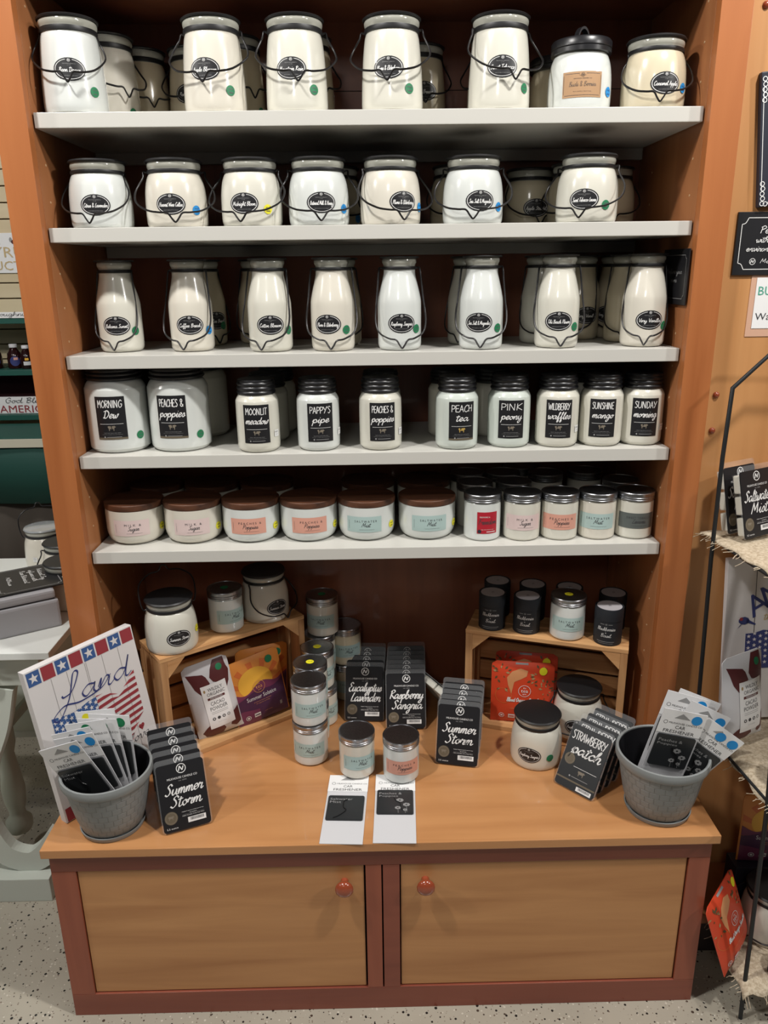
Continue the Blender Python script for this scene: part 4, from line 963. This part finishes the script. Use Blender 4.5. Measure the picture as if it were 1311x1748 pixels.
def art_cacao(W, H_):
    d = Dec(.007, .00025); k = H_/.2
    def q(l): return [(x*.112-.056, y*H_) for x, y in l]
    d.region(q([(.06, .90), (.22, .885), (.40, .86), (.47, .80), (.50, .73), (.42, .68), (.36, .56), (.26, .62), (.17, .70), (.12, .80)]), K['maroon'], 1)
    d.region(q([(.56, .74), (.52, .80), (.58, .90), (.68, .985), (.93, .985), (.96, .80), (.90, .66), (.80, .58), (.70, .70)]), K['maroon'], 1)
    d.region(q([(.10, .10), (.20, .17), (.42, .25), (.50, .24), (.56, .18), (.60, .09), (.58, .02), (.30, .015), (.16, .04)]), K['maroon'], 1)
    d.region(q([(.72, .10), (.80, .26), (.96, .30), (.96, .08), (.84, .05)]), K['maroon'], 1); d.region(q([(.85, .09), (.88, .24), (.90, .24), (.87, .09)]), K['white'], 2)
    d.ell(.030, H_*.89, .008, .008, K['green'], 3, 18)
    cx = .006
    d.fill(cx-.031, cx+.031, H_*.14, H_*.72, K['paper'], 3)
    d.text('WILDLY', cx+.002, H_*.655, .0085*k, K['ink'], 4, .036); d.text('ORGANIC', cx+.002, H_*.595, .0085*k, K['ink'], 4, .044); d.ell(cx-.024, H_*.65, .0025, .004, K['leafl'], 4, 10)
    d.fill(cx-.021, cx+.021, H_*.522, H_*.552, K['maroon'], 4); d.text('FERMENTED', cx, H_*.537, .0035, K['white'], 5, .030)
    d.text('CACAO', cx, H_*.47, .0095*k, K['ink'], 4, .034); d.text('POWDER', cx, H_*.405, .0095*k, K['ink'], 4, .042)
    for y in (.355, .335): d.fill(cx-.02, cx+.02, H_*y, H_*y+.0008, K['grey'], 4)
    for i in range(4): d.ell(cx-.018+i*.012, H_*.27, .004, .004, K['ink' if i < 3 else 'grey'], 4, 12, .5 if i != 1 else 0)
    d.text('NET WT 8 OZ (227g)', cx, H_*.21, .0018, K['grey'], 4, .02); return d
def teaspot(d, cx, cy, r, c):
    d.ell(cx, cy, r, r, K[c], 4, 26, .93); d.text('the', cx, cy+r*.52, r*.3, K[c], 4, r*.45); d.text('tea', cx, cy-r*.02, r*.5, K[c], 4, r*1.1); d.text('spot', cx, cy-r*.58, r*.32, K[c], 4, r*.6)
def art_sun(W, H_):
    d = Dec(.006, .00025); w2 = W/2-.003
    top = lambda u: H_-.001-(.010*max(0, (abs(u)-w2+.012)/.012)**2)
    d.fill(-w2, w2, H_*.40, top, K['amber'], 1)
    for a0 in range(0, 180, 30):
        a1, a2 = R(a0+4), R(a0+16); c = (0, H_*.52); q = .075
        n = 8; vs = []; 
        for i in range(n+1):
            t = .028+(q-.028)*i/n
            for a_ in (a1, a2): vs.append((max(-w2, min(w2, c[0]+t*cos(a_))), min(c[1]+t*sin(a_), H_-.012)))
        d.add(vs, [(2*i, 2*i+1, 2*i+3, 2*i+2) for i in range(n)], K['orange'], 2)
    d.ell(-.005, H_*.62, .045, .040, K['sun'], 3, 30)
    d.fill(-w2, w2, H_*.40, lambda u: H_*(.56+.05*sin(u*70+1)+.10*(u/W)), K['violet'], 4)
    d.fill(-w2, w2, H_*.01, lambda u: H_*(.48+.03*sin(u*60+2.4)+.12*(u/W)), K['purple'], 5)
    d.fill(-w2, -.01, H_*.01, lambda u: H_*(.22-.9*(u+.01)*1.0-.0*u) if u > -.05 else H_*.25, K['violet'], 6)
    d.V = [(a, b_, l) for a, b_, l in d.V]
    e = Dec(.006, .00025); teaspot(e, 0, H_*.55, .016, 'peach'); e.text('Summer Solstice', .002, H_*.405, .0105, K['white'], 7, .078); e.text('premium loose leaf tea', .002, H_*.335, .0032, K['peach'], 7, .046); e.text('15 organic servings', .002, H_*.305, .0032, K['peach'], 7, .036)
    e.ell(-.042, H_*.13, .0065, .0065, K['white'], 7, 18, .8); e.ell(-.042, H_*.13, .003, .003, K['white'], 7, 10); e.rect(-.018, H_*.14, .016, .011, K['white'], 7); e.rect(-.018, H_*.14, .013, .003, K['purple'], 8)
    e.text('NET WT 3 OZ (85g)', .012, H_*.15, .0022, K['peach'], 7, .02); e.rect(.048, H_*.17, .006, .010, K['grey'], 7); e.ell(.040, H_*.88, .0095, .0095, K['green'], 7, 20)
    e.V = [(a, b_, max(l, 7)) for a, b_, l in e.V]
    for v_, (f, mm) in ((0, (0, 0)),):
        b0 = len(d.V); d.V += e.V
        for F_, M_ in zip(e.F, e.M):
            mt_ = e.mats[M_]
            if mt_ not in d.mats: d.mats.append(mt_)
            d.F.append(tuple(i+b0 for i in F_)); d.M.append(d.mats.index(mt_))
    return d
def art_red(W, H_):
    d = Dec(.006, .00025)
    d.region([(-.006, H_*.91), (-.026, H_*.86), (-.038, H_*.76), (-.036, H_*.66), (-.026, H_*.50), (-.0235, H_*.60), (-.020, H_*.70), (-.006, H_*.74), (.010, H_*.80), (.012, H_*.88)], K['peach'], 1, .003)
    d.ell(-.045, H_*.46, .020, .020, K['orange'], 1, 24, .94)
    rn = random.Random(4)
    for cx, cy, n, sc_ in ((.045, .80, 22, .034), (.055, .58, 16, .026), (-.052, .84, 12, .020), (-.050, .62, 5, .012)):
        for i in range(n):
            a_ = rn.uniform(0, 2*pi); q = rn.uniform(.3, 1)*sc_; x = cx+q*cos(a_)*.9; y = H_*cy+q*sin(a_)*.8
            if abs(x) > W/2-.006 or y > H_-.008: continue
            L_ = rn.uniform(.006, .012); ca, sa = cos(a_)*L_, sin(a_)*L_; nx_, ny_ = -sin(a_)*L_*.25, cos(a_)*L_*.25
            d.poly([(x, y), (x+ca*.5+nx_, y+sa*.5+ny_), (x+ca, y+sa), (x+ca*.5-nx_, y+sa*.5-ny_)], K['leaf' if i % 3 else 'leafl'], 2)
    d.ell(.048, H_*.88, .0095, .0095, K['yellow'], 3, 20); d.fill(-.018, .012, H_*.965, H_*.99, K['grey'], 1)
    teaspot(d, .005, H_*.56, .015, 'white'); d.write('Blood Orange Smoothie', .004, H_*.38, .082, .0052, K['white'], 4, .32, G, .2, None)
    d.text('HERBAL TEA  CAFFEINE FREE', .002, H_*.265, .0024, K['peach'], 4, .060)
    d.ell(-.048, H_*.13, .0065, .0065, K['white'], 4, 18, .8); d.rect(-.048, H_*.13, .005, .004, K['white'], 4); d.rect(-.024, H_*.13, .016, .011, K['white'], 4); d.rect(-.024, H_*.13, .012, .003, K['teared'], 5); d.ell(.0, H_*.13, .005, .005, K['white'], 4, 14, .8)
    return d
bagm = K['bag']; 
pouch('cacao_pouch', .112, .195, .036, bagm, art_cacao, (-.3830, .1000, ZC+.013), (-R(5), -R(8), R(27)), 'white cacao powder pouch with maroon leaves in the left crate', 'pouch')
pouch('tea_pouch', .140, .176, .022, K['amber'], art_sun, (-.2880, .1600, ZC+.013), (-R(4), -R(7), R(32)), 'orange and purple sunset tea pouch in front in the left crate', 'pouch')
pouch('tea_pouch', .140, .176, .020, K['amber'], art_sun, (-.2980, .1950, ZC+.013), (-R(3), R(4), R(32)), 'second sunset tea pouch, tilted behind the front one in the left crate', 'pouch')
pouch('tea_pouch', .150, .160, .026, K['teared'], art_red, (.3480, .1220, ZC+.0125), (-R(3), 0, -R(9)), 'front red orange tea pouch with leaves in the right crate', 'pouch')
pouch('tea_pouch', .150, .160, .018, K['teared'], art_red, (.3620, .1540, ZC+.0230), (-R(2), 0, -R(12)), 'second red tea pouch standing higher behind the front one', 'pouch')

# ================================================================= LEFT BACKGROUND
cream_m = mat('pale_sage_paint', (.56, .60, .54), .4); creams_m = mat('pale_sage_in_shade', (.44, .46, .38), .45)  # second sage is the same paint with shade put into the colour
con = root('console_table', (-1.12, .3, 0), 'pale green painted console table with scrolled legs left of the cabinet', 'table')
def cb(nm, x0, x1, y0, y1, z0, z1, m, bev=.002):
    bm = bmesh.new(); box(bm, x0+1.12, x1+1.12, y0-.3, y1-.3, z0, z1, bev); return link(nm, mesh_from(nm, bm), m, con)
cb('table_top', -1.5, -.7500, .055, .672, .682, .700, mat('white_paint', (.68, .70, .67), .35)); cb('apron', -1.47, -.790, .085, .655, .600, .6815, cream_m)
cb('cross_bar', -1.5, -.838, .055, .12, 0, .069, cream_m)
def extrude_path(name, pts, wd, y0, y1, m):
    P = crom([(x, 0, z) for x, z in pts], 6); bm = bmesh.new(); rows = []
    for i, p in enumerate(P):
        t = (P[min(i+1, len(P)-1)]-P[max(i-1, 0)]).normalized(); n_ = Vector((-t.z, 0, t.x)); ww = wd(i/(len(P)-1)) if callable(wd) else wd
        rows.append([bm.verts.new((q.x+1.12, y-.3, q.z)) for q, y in ((p+n_*ww/2, y0), (p+n_*ww/2, y1), (p-n_*ww/2, y1), (p-n_*ww/2, y0))])
    for a, b_ in zip(rows, rows[1:]):
        for j in range(4): bm.faces.new((a[j], a[(j+1) % 4], b_[(j+1) % 4], b_[j]))
    bm.faces.new(rows[0]); bm.faces.new(rows[-1][::-1])
    return link(name, mesh_from(name, bm), m, con)
extrude_path('scroll_leg', [(-.925, .599), (-.945, .50), (-.980, .40), (-1.005, .30), (-.998, .20), (-.955, .120), (-.895, .095), (-.850, .120), (-.812, .170)], lambda t: .13-.072*min(1, t*1.6), .085, .115, cream_m)
extrude_path('scroll_leg', [(-.925, .599), (-.945, .50), (-.980, .40), (-1.005, .30), (-.998, .20), (-.955, .120), (-.895, .095), (-.850, .120), (-.812, .170)], lambda t: .13-.072*min(1, t*1.6), .62, .65, cream_m)
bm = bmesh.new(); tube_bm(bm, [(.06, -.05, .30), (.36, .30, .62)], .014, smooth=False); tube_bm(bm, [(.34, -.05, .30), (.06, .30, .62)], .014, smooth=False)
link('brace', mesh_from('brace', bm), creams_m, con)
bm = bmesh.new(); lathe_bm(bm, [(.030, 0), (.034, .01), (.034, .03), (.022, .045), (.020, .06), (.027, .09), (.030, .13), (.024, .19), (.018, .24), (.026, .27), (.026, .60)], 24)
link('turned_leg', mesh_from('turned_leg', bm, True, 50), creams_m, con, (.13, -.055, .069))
cb('lower_shelf', -1.45, -.85, .42, .70, .24, .262, cream_m)
kb = lathe('knob', [(.006, 0), (.006, .012), (.013, .018), (.014, .024), (.008, .030), (.001, .031)], 20); link('knob', kb, alu_m, con, (-.895+1.12, .0849-.3, .640), (pi/2, 0, 0))
bxr = root('lidded_box', (-.7704, .1960, .7003), 'pale grey lidded box on the green console table', 'box', None, R(31.5))
gm = mat('grey_enamel', (.37, .37, .39), .35)
bm = bmesh.new(); box(bm, -.36, 0, 0, .17, 0, .070, .006); link('body', mesh_from('body', bm), gm, bxr)
bm = bmesh.new(); box(bm, -.355, -.005, .005, .165, .073, .094, .006); link('lid', mesh_from('lid', bm), gm, bxr)
bm = bmesh.new(); box(bm, -.35, -.008, .008, .162, .0702, .0729); link('seal_strip', mesh_from('seal_strip', bm), K['ink'], bxr)
pcd = root('placard', (-.870, .262, .7960), 'black placard with white lettering lying on the grey lidded box', 'sign', None, R(31.5))
bm = bmesh.new(); box(bm, -.075, .075, -.085, .085, 0, .003, .0005); link('board', mesh_from('board', bm), K['black'], pcd)
d = Dec(.05)
for a_, b_ in (((-.060, -.077), (.060, -.077)), ((-.060, .077), (.060, .077)), ((-.068, -.070), (-.068, .070)), ((.068, -.070), (.068, .070))): d.stroke([a_, b_], .0016, K['grey'], 1, 1)
for sx in (-1, 1):
    for sy in (-1, 1): d.stroke([(sx*.060, sy*.077), (sx*.061, sy*.071), (sx*.068, sy*.070)], .0016, K['grey'], 1)
d.write('Natural Soy', .030, .012, .085, .006, K['white'], 2, .2, pen=None, rot=-pi/2); d.write('infused with', .010, .012, .085, .006, K['white'], 2, .2, pen=None, rot=-pi/2); d.write('Pure Botanical', -.010, .012, .09, .006, K['white'], 2, .2, pen=None, rot=-pi/2); d.write('Milkhouse', -.045, .0, .06, .005, K['white'], 2, .2, pen=None, rot=-pi/2)
link('lettering', d.mesh('lettering', lambda u, v, h: (u, v, .003+h)), None, pcd)
def jar_at(*a, **k): return jar(*a, **k)
jr = J('butter', (-.968, .610, .7003), 'squat cream candle jar with raised wire handle on the console behind the box', 'ivory', None, 0, .2, handle='up', tagf=-.55)
for c_ in jr.children:
    if c_.name.startswith('lid'):
        c_.data = c_.data.copy(); c_.data.materials[0] = mat('grey_reflecting_lid', (.30, .32, .33), .15, 0, .8)  # this lid's pale grey is a reflection put into its colour
J('butter', (-.862, .480, .7003), 'cream candle jar on the console between the box and the cabinet', 'ivory', None, 0, 0)
J('butter', (-.800, .330, .7003), 'cream candle jar half hidden behind the cabinet upright on the console', 'cream', None, 0, 0, handle=None)
# slatwall display
green_m = mat('green_laminate', (.012, .085, .065), .5); dk_red = mat('dark_red_cloth', (.05, .008, .012), .8); cloth_m = mat('green_tablecloth', (.006, .062, .048), .7)
for z0, y0, nm in ((1.292, 2.28, 'upper'), (1.0465, 2.28, 'middle'), (.838, 2.22, 'lower')):
    bm = bmesh.new(); box(bm, -3.2, -1.3, y0, 2.598, z0, z0+.026, .002)
    tag(link('wall_shelf', mesh_from('wall_shelf', bm), green_m), '%s dark green shelf on the slatted wall far left' % nm, 'shelf', 'green slatwall shelves')
strip = boxobj('shelf_label', -2.6, -1.4, 2.276, 2.2795, 1.3185, 1.346, K['paper']); tag(strip, 'white label strip with script along the upper green shelf', 'label')
d = Dec(.3, .0005); d.write('Jams like Doughnuts', -.0, -.004, .34, .010, K['ink'], 1, .18, pen=None); link('lettering', d.mesh('lettering', lambda u, v, h: (u+.215, -.002-h, v+.0135)), None, strip)
sy = boxobj('syrup_sign', -2.5, -1.70, 2.592, 2.597, 1.523, 1.714, K['paper']); tag(sy, 'white sign with tan capitals on the slatted wall at the far left', 'sign')
d = Dec(.5, .001); d.text('MAPLE', .12, .155, .036, K['ink'], 1, .25); d.text('SYRUP', .285, .100, .050, K['tanline'], 1, .24); d.text('PRODUCTS', .19, .035, .044, K['tanline'], 1, .36); d.ell(.318, .148, .016, .012, K['maroon'], 1, 16); d.ell(.300, .158, .007, .012, K['grey'], 1, 12)
link('lettering', d.mesh('lettering', lambda u, v, h: (u, -.003-h, v)), None, sy)
gl = boxobj('blessing_sign', -2.3, -1.50, 2.262, 2.277, .8645, .945, K['paper']); tag(gl, 'white block sign with black script over dark red capitals on the lower green shelf', 'sign')
d = Dec(.5, .001); d.write('God Bless', .200, .052, .20, .0125, K['ink'], 1, .22); d.text('AMERICA', .195, .022, .036, K['flagred'], 1, .25); link('lettering', d.mesh('lettering', lambda u, v, h: (u, -.008-h, v)), None, gl)
syr_m = mat('dark_syrup', (.018, .004, .004), .12)
def bottle(x, y, z, h, r, label, c):
    o = root('syrup_bottle', (x, y, z), label, 'bottle', 'dark bottles on the green shelf')
    link('body', lathe('body', [(r*.9, 0), (r, .004), (r, h*.45), (r*.9, h*.62), (r*.5, h*.80), (r*.42, h*.86)], 24), syr_m, o)
    link('cap', lathe('cap', [(r*.55, h*.865), (r*.56, h*.98), (r*.5, h), (.001, h)], 20), K['bag'], o)
    d = Dec(.01, .0005); d.ell(0, h*.32, r*.7, h*.2, K['navy'] if c else K['ink'], 1, 20) if c else d.rect(0, h*.24, r*1.1, h*.16, K['bag'], 1)
    d.rect(.004 if c else 0, h*(.42 if c else .42), r*.55, h*.1, K['salmon' if c else 'sun'], 2); link('label', d.mesh('label', cyl(lambda v: r)), None, o, (0, 0, 0), (0, 0, face((x, y), 0)))
bottle(-1.765, 2.36, 1.0727, .118, .034, 'dark syrup bottle with violet oval label on the green shelf', 1)
bottle(-1.703, 2.35, 1.0727, .112, .030, 'dark syrup bottle with white and yellow label beside the cabinet upright', 0)
bottle(-1.862, 2.36, 1.0727, .118, .034, 'dark syrup bottle at the left photo edge on the green shelf', 1)
rc = boxobj('dark_red_drape', -3.0, -1.35, 2.50, 2.58, .865, 1.045, dk_red); tag(rc, 'very dark red cloth hanging behind the lower green shelf', 'drape')
bm = bmesh.new(); box(bm, -3.0, -1.3, 1.86, 2.20, .800, .826, .003); tb = root('display_table', (0, 0, 0), 'display table under a green cloth with cream runner far left', 'table')
link('table_top', mesh_from('table_top', bm), green_m, tb)
def drape(nm, x0, x1, y, z0, z1, m, amp, parent=None, wl=.16):
    bm = bmesh.new(); n = 90; rows = []
    for i in range(n+1):
        x = x0+(x1-x0)*i/n; rows.append([bm.verts.new((x, y+amp*(.3+.7*t)*sin(x/wl*2*pi+1.3*sin(x*5)), z0+(z1-z0)*(1-t))) for t in (0, .5, 1)])
    for a, b_ in zip(rows, rows[1:]):
        for j in range(2): bm.faces.new((a[j], b_[j], b_[j+1], a[j+1]))
    me = mesh_from(nm, bm, True); o = link(nm, me, m, parent); so = o.modifiers.new('s', 'SOLIDIFY'); so.thickness = .002; return o
drape('cloth_skirt', -3.0, -1.3, 1.850, .525, .826, cloth_m, .008, tb, .5)
drape('under_skirt', -3.0, -1.3, 1.885, .0, .56, mat('taupe_cloth', (.075, .062, .05), .9), .022, tb, .17)
boxobj('runner', -3.0, -1.3, 1.834, 1.839, .786, .824, mat('cream_cloth', (.62, .60, .48), .8), tb)

# ================================================================= RIGHT WALL SIGNS AND RACK
fr = root('framed_print', (.7150, -.0005, 1.622), 'black framed print with white scroll corners at the upper right edge', 'picture', rot=(0, -R(6), 0))
bm = bmesh.new(); box(bm, 0, .26, -.012, 0, 0, .225, .002); link('frame', mesh_from('frame', bm), K['navyd'], fr)
d = Dec(.5, .0003); d.rect(.13, .1125, .19, .165, K['tanline'], 1); d.rect(.13, .13, .19, .12, K['slate'], 2); d.stroke([(.0045, .03), (.0045, .20)], .0012, K['white'], 1, 1)
for z0, s in ((.014, 1), (.205, -1)):
    for k in range(5): d.ell(.006+.001*(k % 2), z0+s*(k*.0085-.008), .0045, .0045, K['white'], 2, 10, .7)
for k in range(9): d.ell(.012+k*.009, .005+.001*(k % 2), .0045, .0045, K['white'], 2, 10, .7)
link('print', d.mesh('print', lambda u, v, h: (u, -.012-h, v)), None, fr)
pk = root('placard', (.6840, -.0005, 1.5023), 'black placard with white border and script on the right wood panel', 'sign')
bm = bmesh.new(); box(bm, 0, .17, -.004, 0, 0, .113, .0006); link('board', mesh_from('board', bm), K['black'], pk)
d = Dec(.5, .0003)
for p in ([(.020, .1025), (.150, .1025)], [(.020, .0105), (.150, .0105)], [(.0085, .022), (.0085, .091)], [(.1615, .022), (.1615, .091)]): d.stroke(p, .0013, K['white'], 1, 1)
for sx in (-1, 1):
    for sy in (-1, 1): d.stroke([(.085+sx*.0765, .0565+sy*.0345), (.085+sx*.070, .0565+sy*.037), (.085+sx*.065, .0565+sy*.046)], .0013, K['white'], 1)
d.write('Perfume', .075, .075, .062, .0065, K['white'], 2, .2, pen=None); d.write('with clean', .068, .059, .060, .0052, K['white'], 2, .22, pen=None); d.write('environmental', .062, .043, .082, .0052, K['white'], 2, .22, pen=None)
d.logo(.036, .0245, .0060, K['white'], 2); d.write('Milkhouse', .082, .0215, .062, .0042, K['white'], 2, .18, pen=None)
link('lettering', d.mesh('lettering', lambda u, v, h: (u, -.004-h, v)), None, pk)
pp = root('paper_notice', (.7330, -.0005, 1.3950), 'laminated white paper notice at the right photo edge below the black placard', 'notice')
bm = bmesh.new(); box(bm, -.008, .215, -.0008, 0, -.008, .112); link('laminate', mesh_from('laminate', bm), mat('laminate_film', (.62, .38, .27), .2), pp)
d = Dec(.5, .0004); d.rect(.105, .055, .205, .095, K['paper'], 1); d.text('BUNDLE', .050, .078, .016, K['teal'], 2, .085); d.text('Wax melts', .052, .030, .013, K['ink'], 2, .09); link('print', d.mesh('print', lambda u, v, h: (u, -.001-h, v)), None, pp)

rk = root('display_rack', (.9, -.15, 0), 'black iron rack with burlap covered tiers at the right edge', 'rack')
iron_m = mat('black_iron', (.018, .020, .022), .5, .3)
def rod(nm, pts, r=.0045): return link(nm, tube(nm, [(x-.9, y+.15, z) for x, y, z in pts], r, n=8, smooth=False), iron_m, rk)
rod('back_post', [(1.12, -.07, 1.365), (.76, -.07, 1.375), (.682, -.07, 1.297), (.679, -.07, 1.16), (.681, -.07, .95), (.692, -.07, .62), (.71, -.07, .0)])
rod('front_post', [(.706, -.31, 1.0), (.722, -.31, .75), (.736, -.31, .52), (.752, -.31, .0)])
rod('back_post', [(1.12, -.07, 1.365), (1.12, -.07, 0)]); rod('front_post', [(1.12, -.31, 1.0), (1.12, -.31, 0)])
TZ = (.993, .553, .108)
for z_, xl in zip(TZ, (.69, .715, .745)):
    rod('tier_rail', [(xl, -.07, z_-.008), (1.12, -.07, z_-.008)], .003); rod('tier_rail', [(xl+.02, -.31, z_-.008), (1.12, -.31, z_-.008)], .003); rod('tier_rail', [(xl, -.07, z_-.008), (xl+.02, -.31, z_-.008)], .003)
burlap_m = noisy('burlap', (.40, .32, .22), (.60, .51, .38), (1, 1, 1), 160, .95, 3, 0, .8, 0, .35, .65)
def burlap(z_, xl, dxf, y0, y1, label):
    bm = bmesh.new(); nx, ny = 40, 24; g = []
    for i in range(nx+1):
        col = []
        for j in range(ny+1):
            t = j/ny; y = y0+(y1-y0)*t; x = xl+dxf*(1-t)+(1.15-xl)*i/nx+(.004*sin(t*23) if i == 0 else 0)
            col.append(bm.verts.new((x, y+(.004*sin(i*1.3) if j == 0 else 0), z_+(.0015*sin(i*.9)*cos(j*.8)) - (.012*max(0, 1-i/2) if z_ < .9 else .003*max(0, 1-i/2)) - (.010*max(0, 1-j/2)))))
        g.append(col)
    for i in range(nx):
        for j in range(ny): bm.faces.new((g[i][j], g[i+1][j], g[i+1][j+1], g[i][j+1]))
    me = mesh_from('burlap_cloth', bm, True); o = link('burlap_cloth', me, burlap_m)
    so = o.modifiers.new('s', 'SOLIDIFY'); so.thickness = .003; so.offset = -1; tag(o, label, 'cloth')
    bm = bmesh.new(); rn = random.Random(5)
    for k in range(46):
        if k < 30: t = rn.random(); p0 = Vector((xl+dxf*(1-t), y0+(y1-y0)*t, z_-.012 if z_ < .9 else z_-.004)); dr = Vector((-1, rn.uniform(-.6, .3), rn.uniform(-.7, .1)))
        else: p0 = Vector((xl+dxf+rn.random()*.25, y0, z_-.011)); dr = Vector((rn.uniform(-.4, .4), -1, rn.uniform(-1.2, -.4)))
        L_ = rn.uniform(.008, .020); tube_bm(bm, [p0, p0+dr*L_*.5+Vector((0, rn.uniform(-.002, .002), 0)), p0+dr*L_], .0007, n=4, k=2)
    f = link('fringe', mesh_from('fringe', bm), burlap_m, o); f['kind'] = 'stuff'
burlap(TZ[0], .678, .035, -.33, -.02, 'burlap runner on the top tier of the black rack')
burlap(TZ[1], .718, .012, -.345, -.02, 'burlap runner on the middle tier of the black rack')
burlap(TZ[2], .742, -.010, -.34, -.02, 'burlap runner with frayed ends on the bottom tier of the black rack')
melts(.769, -.085, TZ[0]+.008, 28, 14, 'wax melt pack in front on the top tier of the black rack', 'Saltwater', 'Mist', wx=wax_iv)
melts(.750, -.052, TZ[0]+.008, 28, 13, 'wax melt pack behind the front one on the top rack tier', 'Saltwater', 'Mist', wx=wax_iv)
pouch('tea_pouch', .140, .176, .022, K['amber'], art_sun, (.885, -.060, TZ[0]+.004), (-R(4), 0, -R(6)), 'sunset tea pouch at the right photo edge on the top rack tier', 'pouch')
dy = lathe('doily', [(.001, 0), (.045, .0), (.052, .0015), (.001, .003)], 20); dm = mat('teal_yarn', (.02, .14, .11), .9)
tag(link('doily', dy, dm, None, (.835, -.185, TZ[0]+.003)), 'teal crocheted doily on the top tier of the black rack', 'doily')
am = root('painted_sign', (.7550, -.0520, TZ[1]+.006), 'white plank sign with navy capitals leaning behind the black rack', 'sign', rot=(-R(4), -R(2.5), 0))
bm = bmesh.new(); box(bm, 0, .36, 0, .014, 0, .372, .001); link('board', mesh_from('board', bm), K['boardwhite'], am)
d = Dec(.02, .0002)
for u in (.062, .15, .24): d.fill(u, u+.0012, .001, .371, K['ink'], 1)
for i, c in enumerate('AMERICA'):
    a_ = (i-3)*.235; d.text(c, .178+.172*sin(a_), .155+.150*cos(a_), .048, K['navy'], 2, None, -a_*.75) if c != 'I' else d.rect(.178+.172*sin(a_), .155+.150*cos(a_), .009, .048, K['navy'], 2)
d.write('the', .095, .232, .028, .008, K['tanline'], 2, .2, pen=None); d.write('beautiful', .175, .222, .11, .010, K['tanline'], 2, .2, pen=None)
d.ell(.040, .232, .012, .009, K['navy'], 2, 9); d.poly([(.046, .236), (.066, .224), (.064, .221), (.044, .228)], K['navy'], 2); d.poly([(.036, .228), (.026, .214), (.024, .212), (.034, .222)], K['navy'], 2); d.ell(.034, .236, .004, .004, K['flagred'], 3, 8)
d.fill(.045, .12, .12, lambda u: .205+.004*sin(u*90), K['navy'], 2)
for i in range(6):
    for j in range(6): d.star(.052+i*.0125, .128+j*.0135+(i % 2)*.006, .005, K['boardwhite'], 3)
for k in range(8): d.fill(.12, .32, .10+k*.0135, .1068+k*.0135, K['flagred'], 2)
link('painting', d.mesh('painting', flatmap), None, am)
pouch('cacao_pouch', .112, .195, .036, bagm, art_cacao, (.768, -.125, TZ[1]+.008), (-R(6), -R(3), R(24)), 'white cacao powder pouch with maroon leaves on the middle rack tier', 'pouch')
tum(.793, -.275, TZ[1]+.002, 'SALTWATER', 0, 'tumbler candle at the right photo edge on the middle rack tier')
o = pouch('tea_pouch', .135, .170, .030, K['teared'], art_red, (.7560, -.252, TZ[2]+.006), (-R(16), -R(10), R(46)), 'red orange tea pouch slumping off the bottom tier of the black rack', 'pouch')
J('butter', (.850, -.190, TZ[2]+.002), 'squat candle jar behind the front rod on the bottom rack tier', 'ivory', None, 0, -.6)
tin(.835, -.305, TZ[2]+.002, 'black cardboard candle tube on the bottom tier of the black rack', r=.0345)
bm = bmesh.new(); box(bm, -.09, .09, 0, .05, 0, .110, .002)
rb = root('riser_box', (.89, -.125, TZ[2]+.002), 'dark box behind the jar carrying a pouch on the bottom rack tier', 'box'); link('carton', mesh_from('carton', bm), K['navyd'], rb)
pouch('tea_pouch', .140, .176, .022, K['amber'], art_sun, (.880, -.103, TZ[2]+.1122), (-R(1), 0, -R(4)), 'sunset tea pouch standing above the jar on the bottom rack tier', 'pouch')
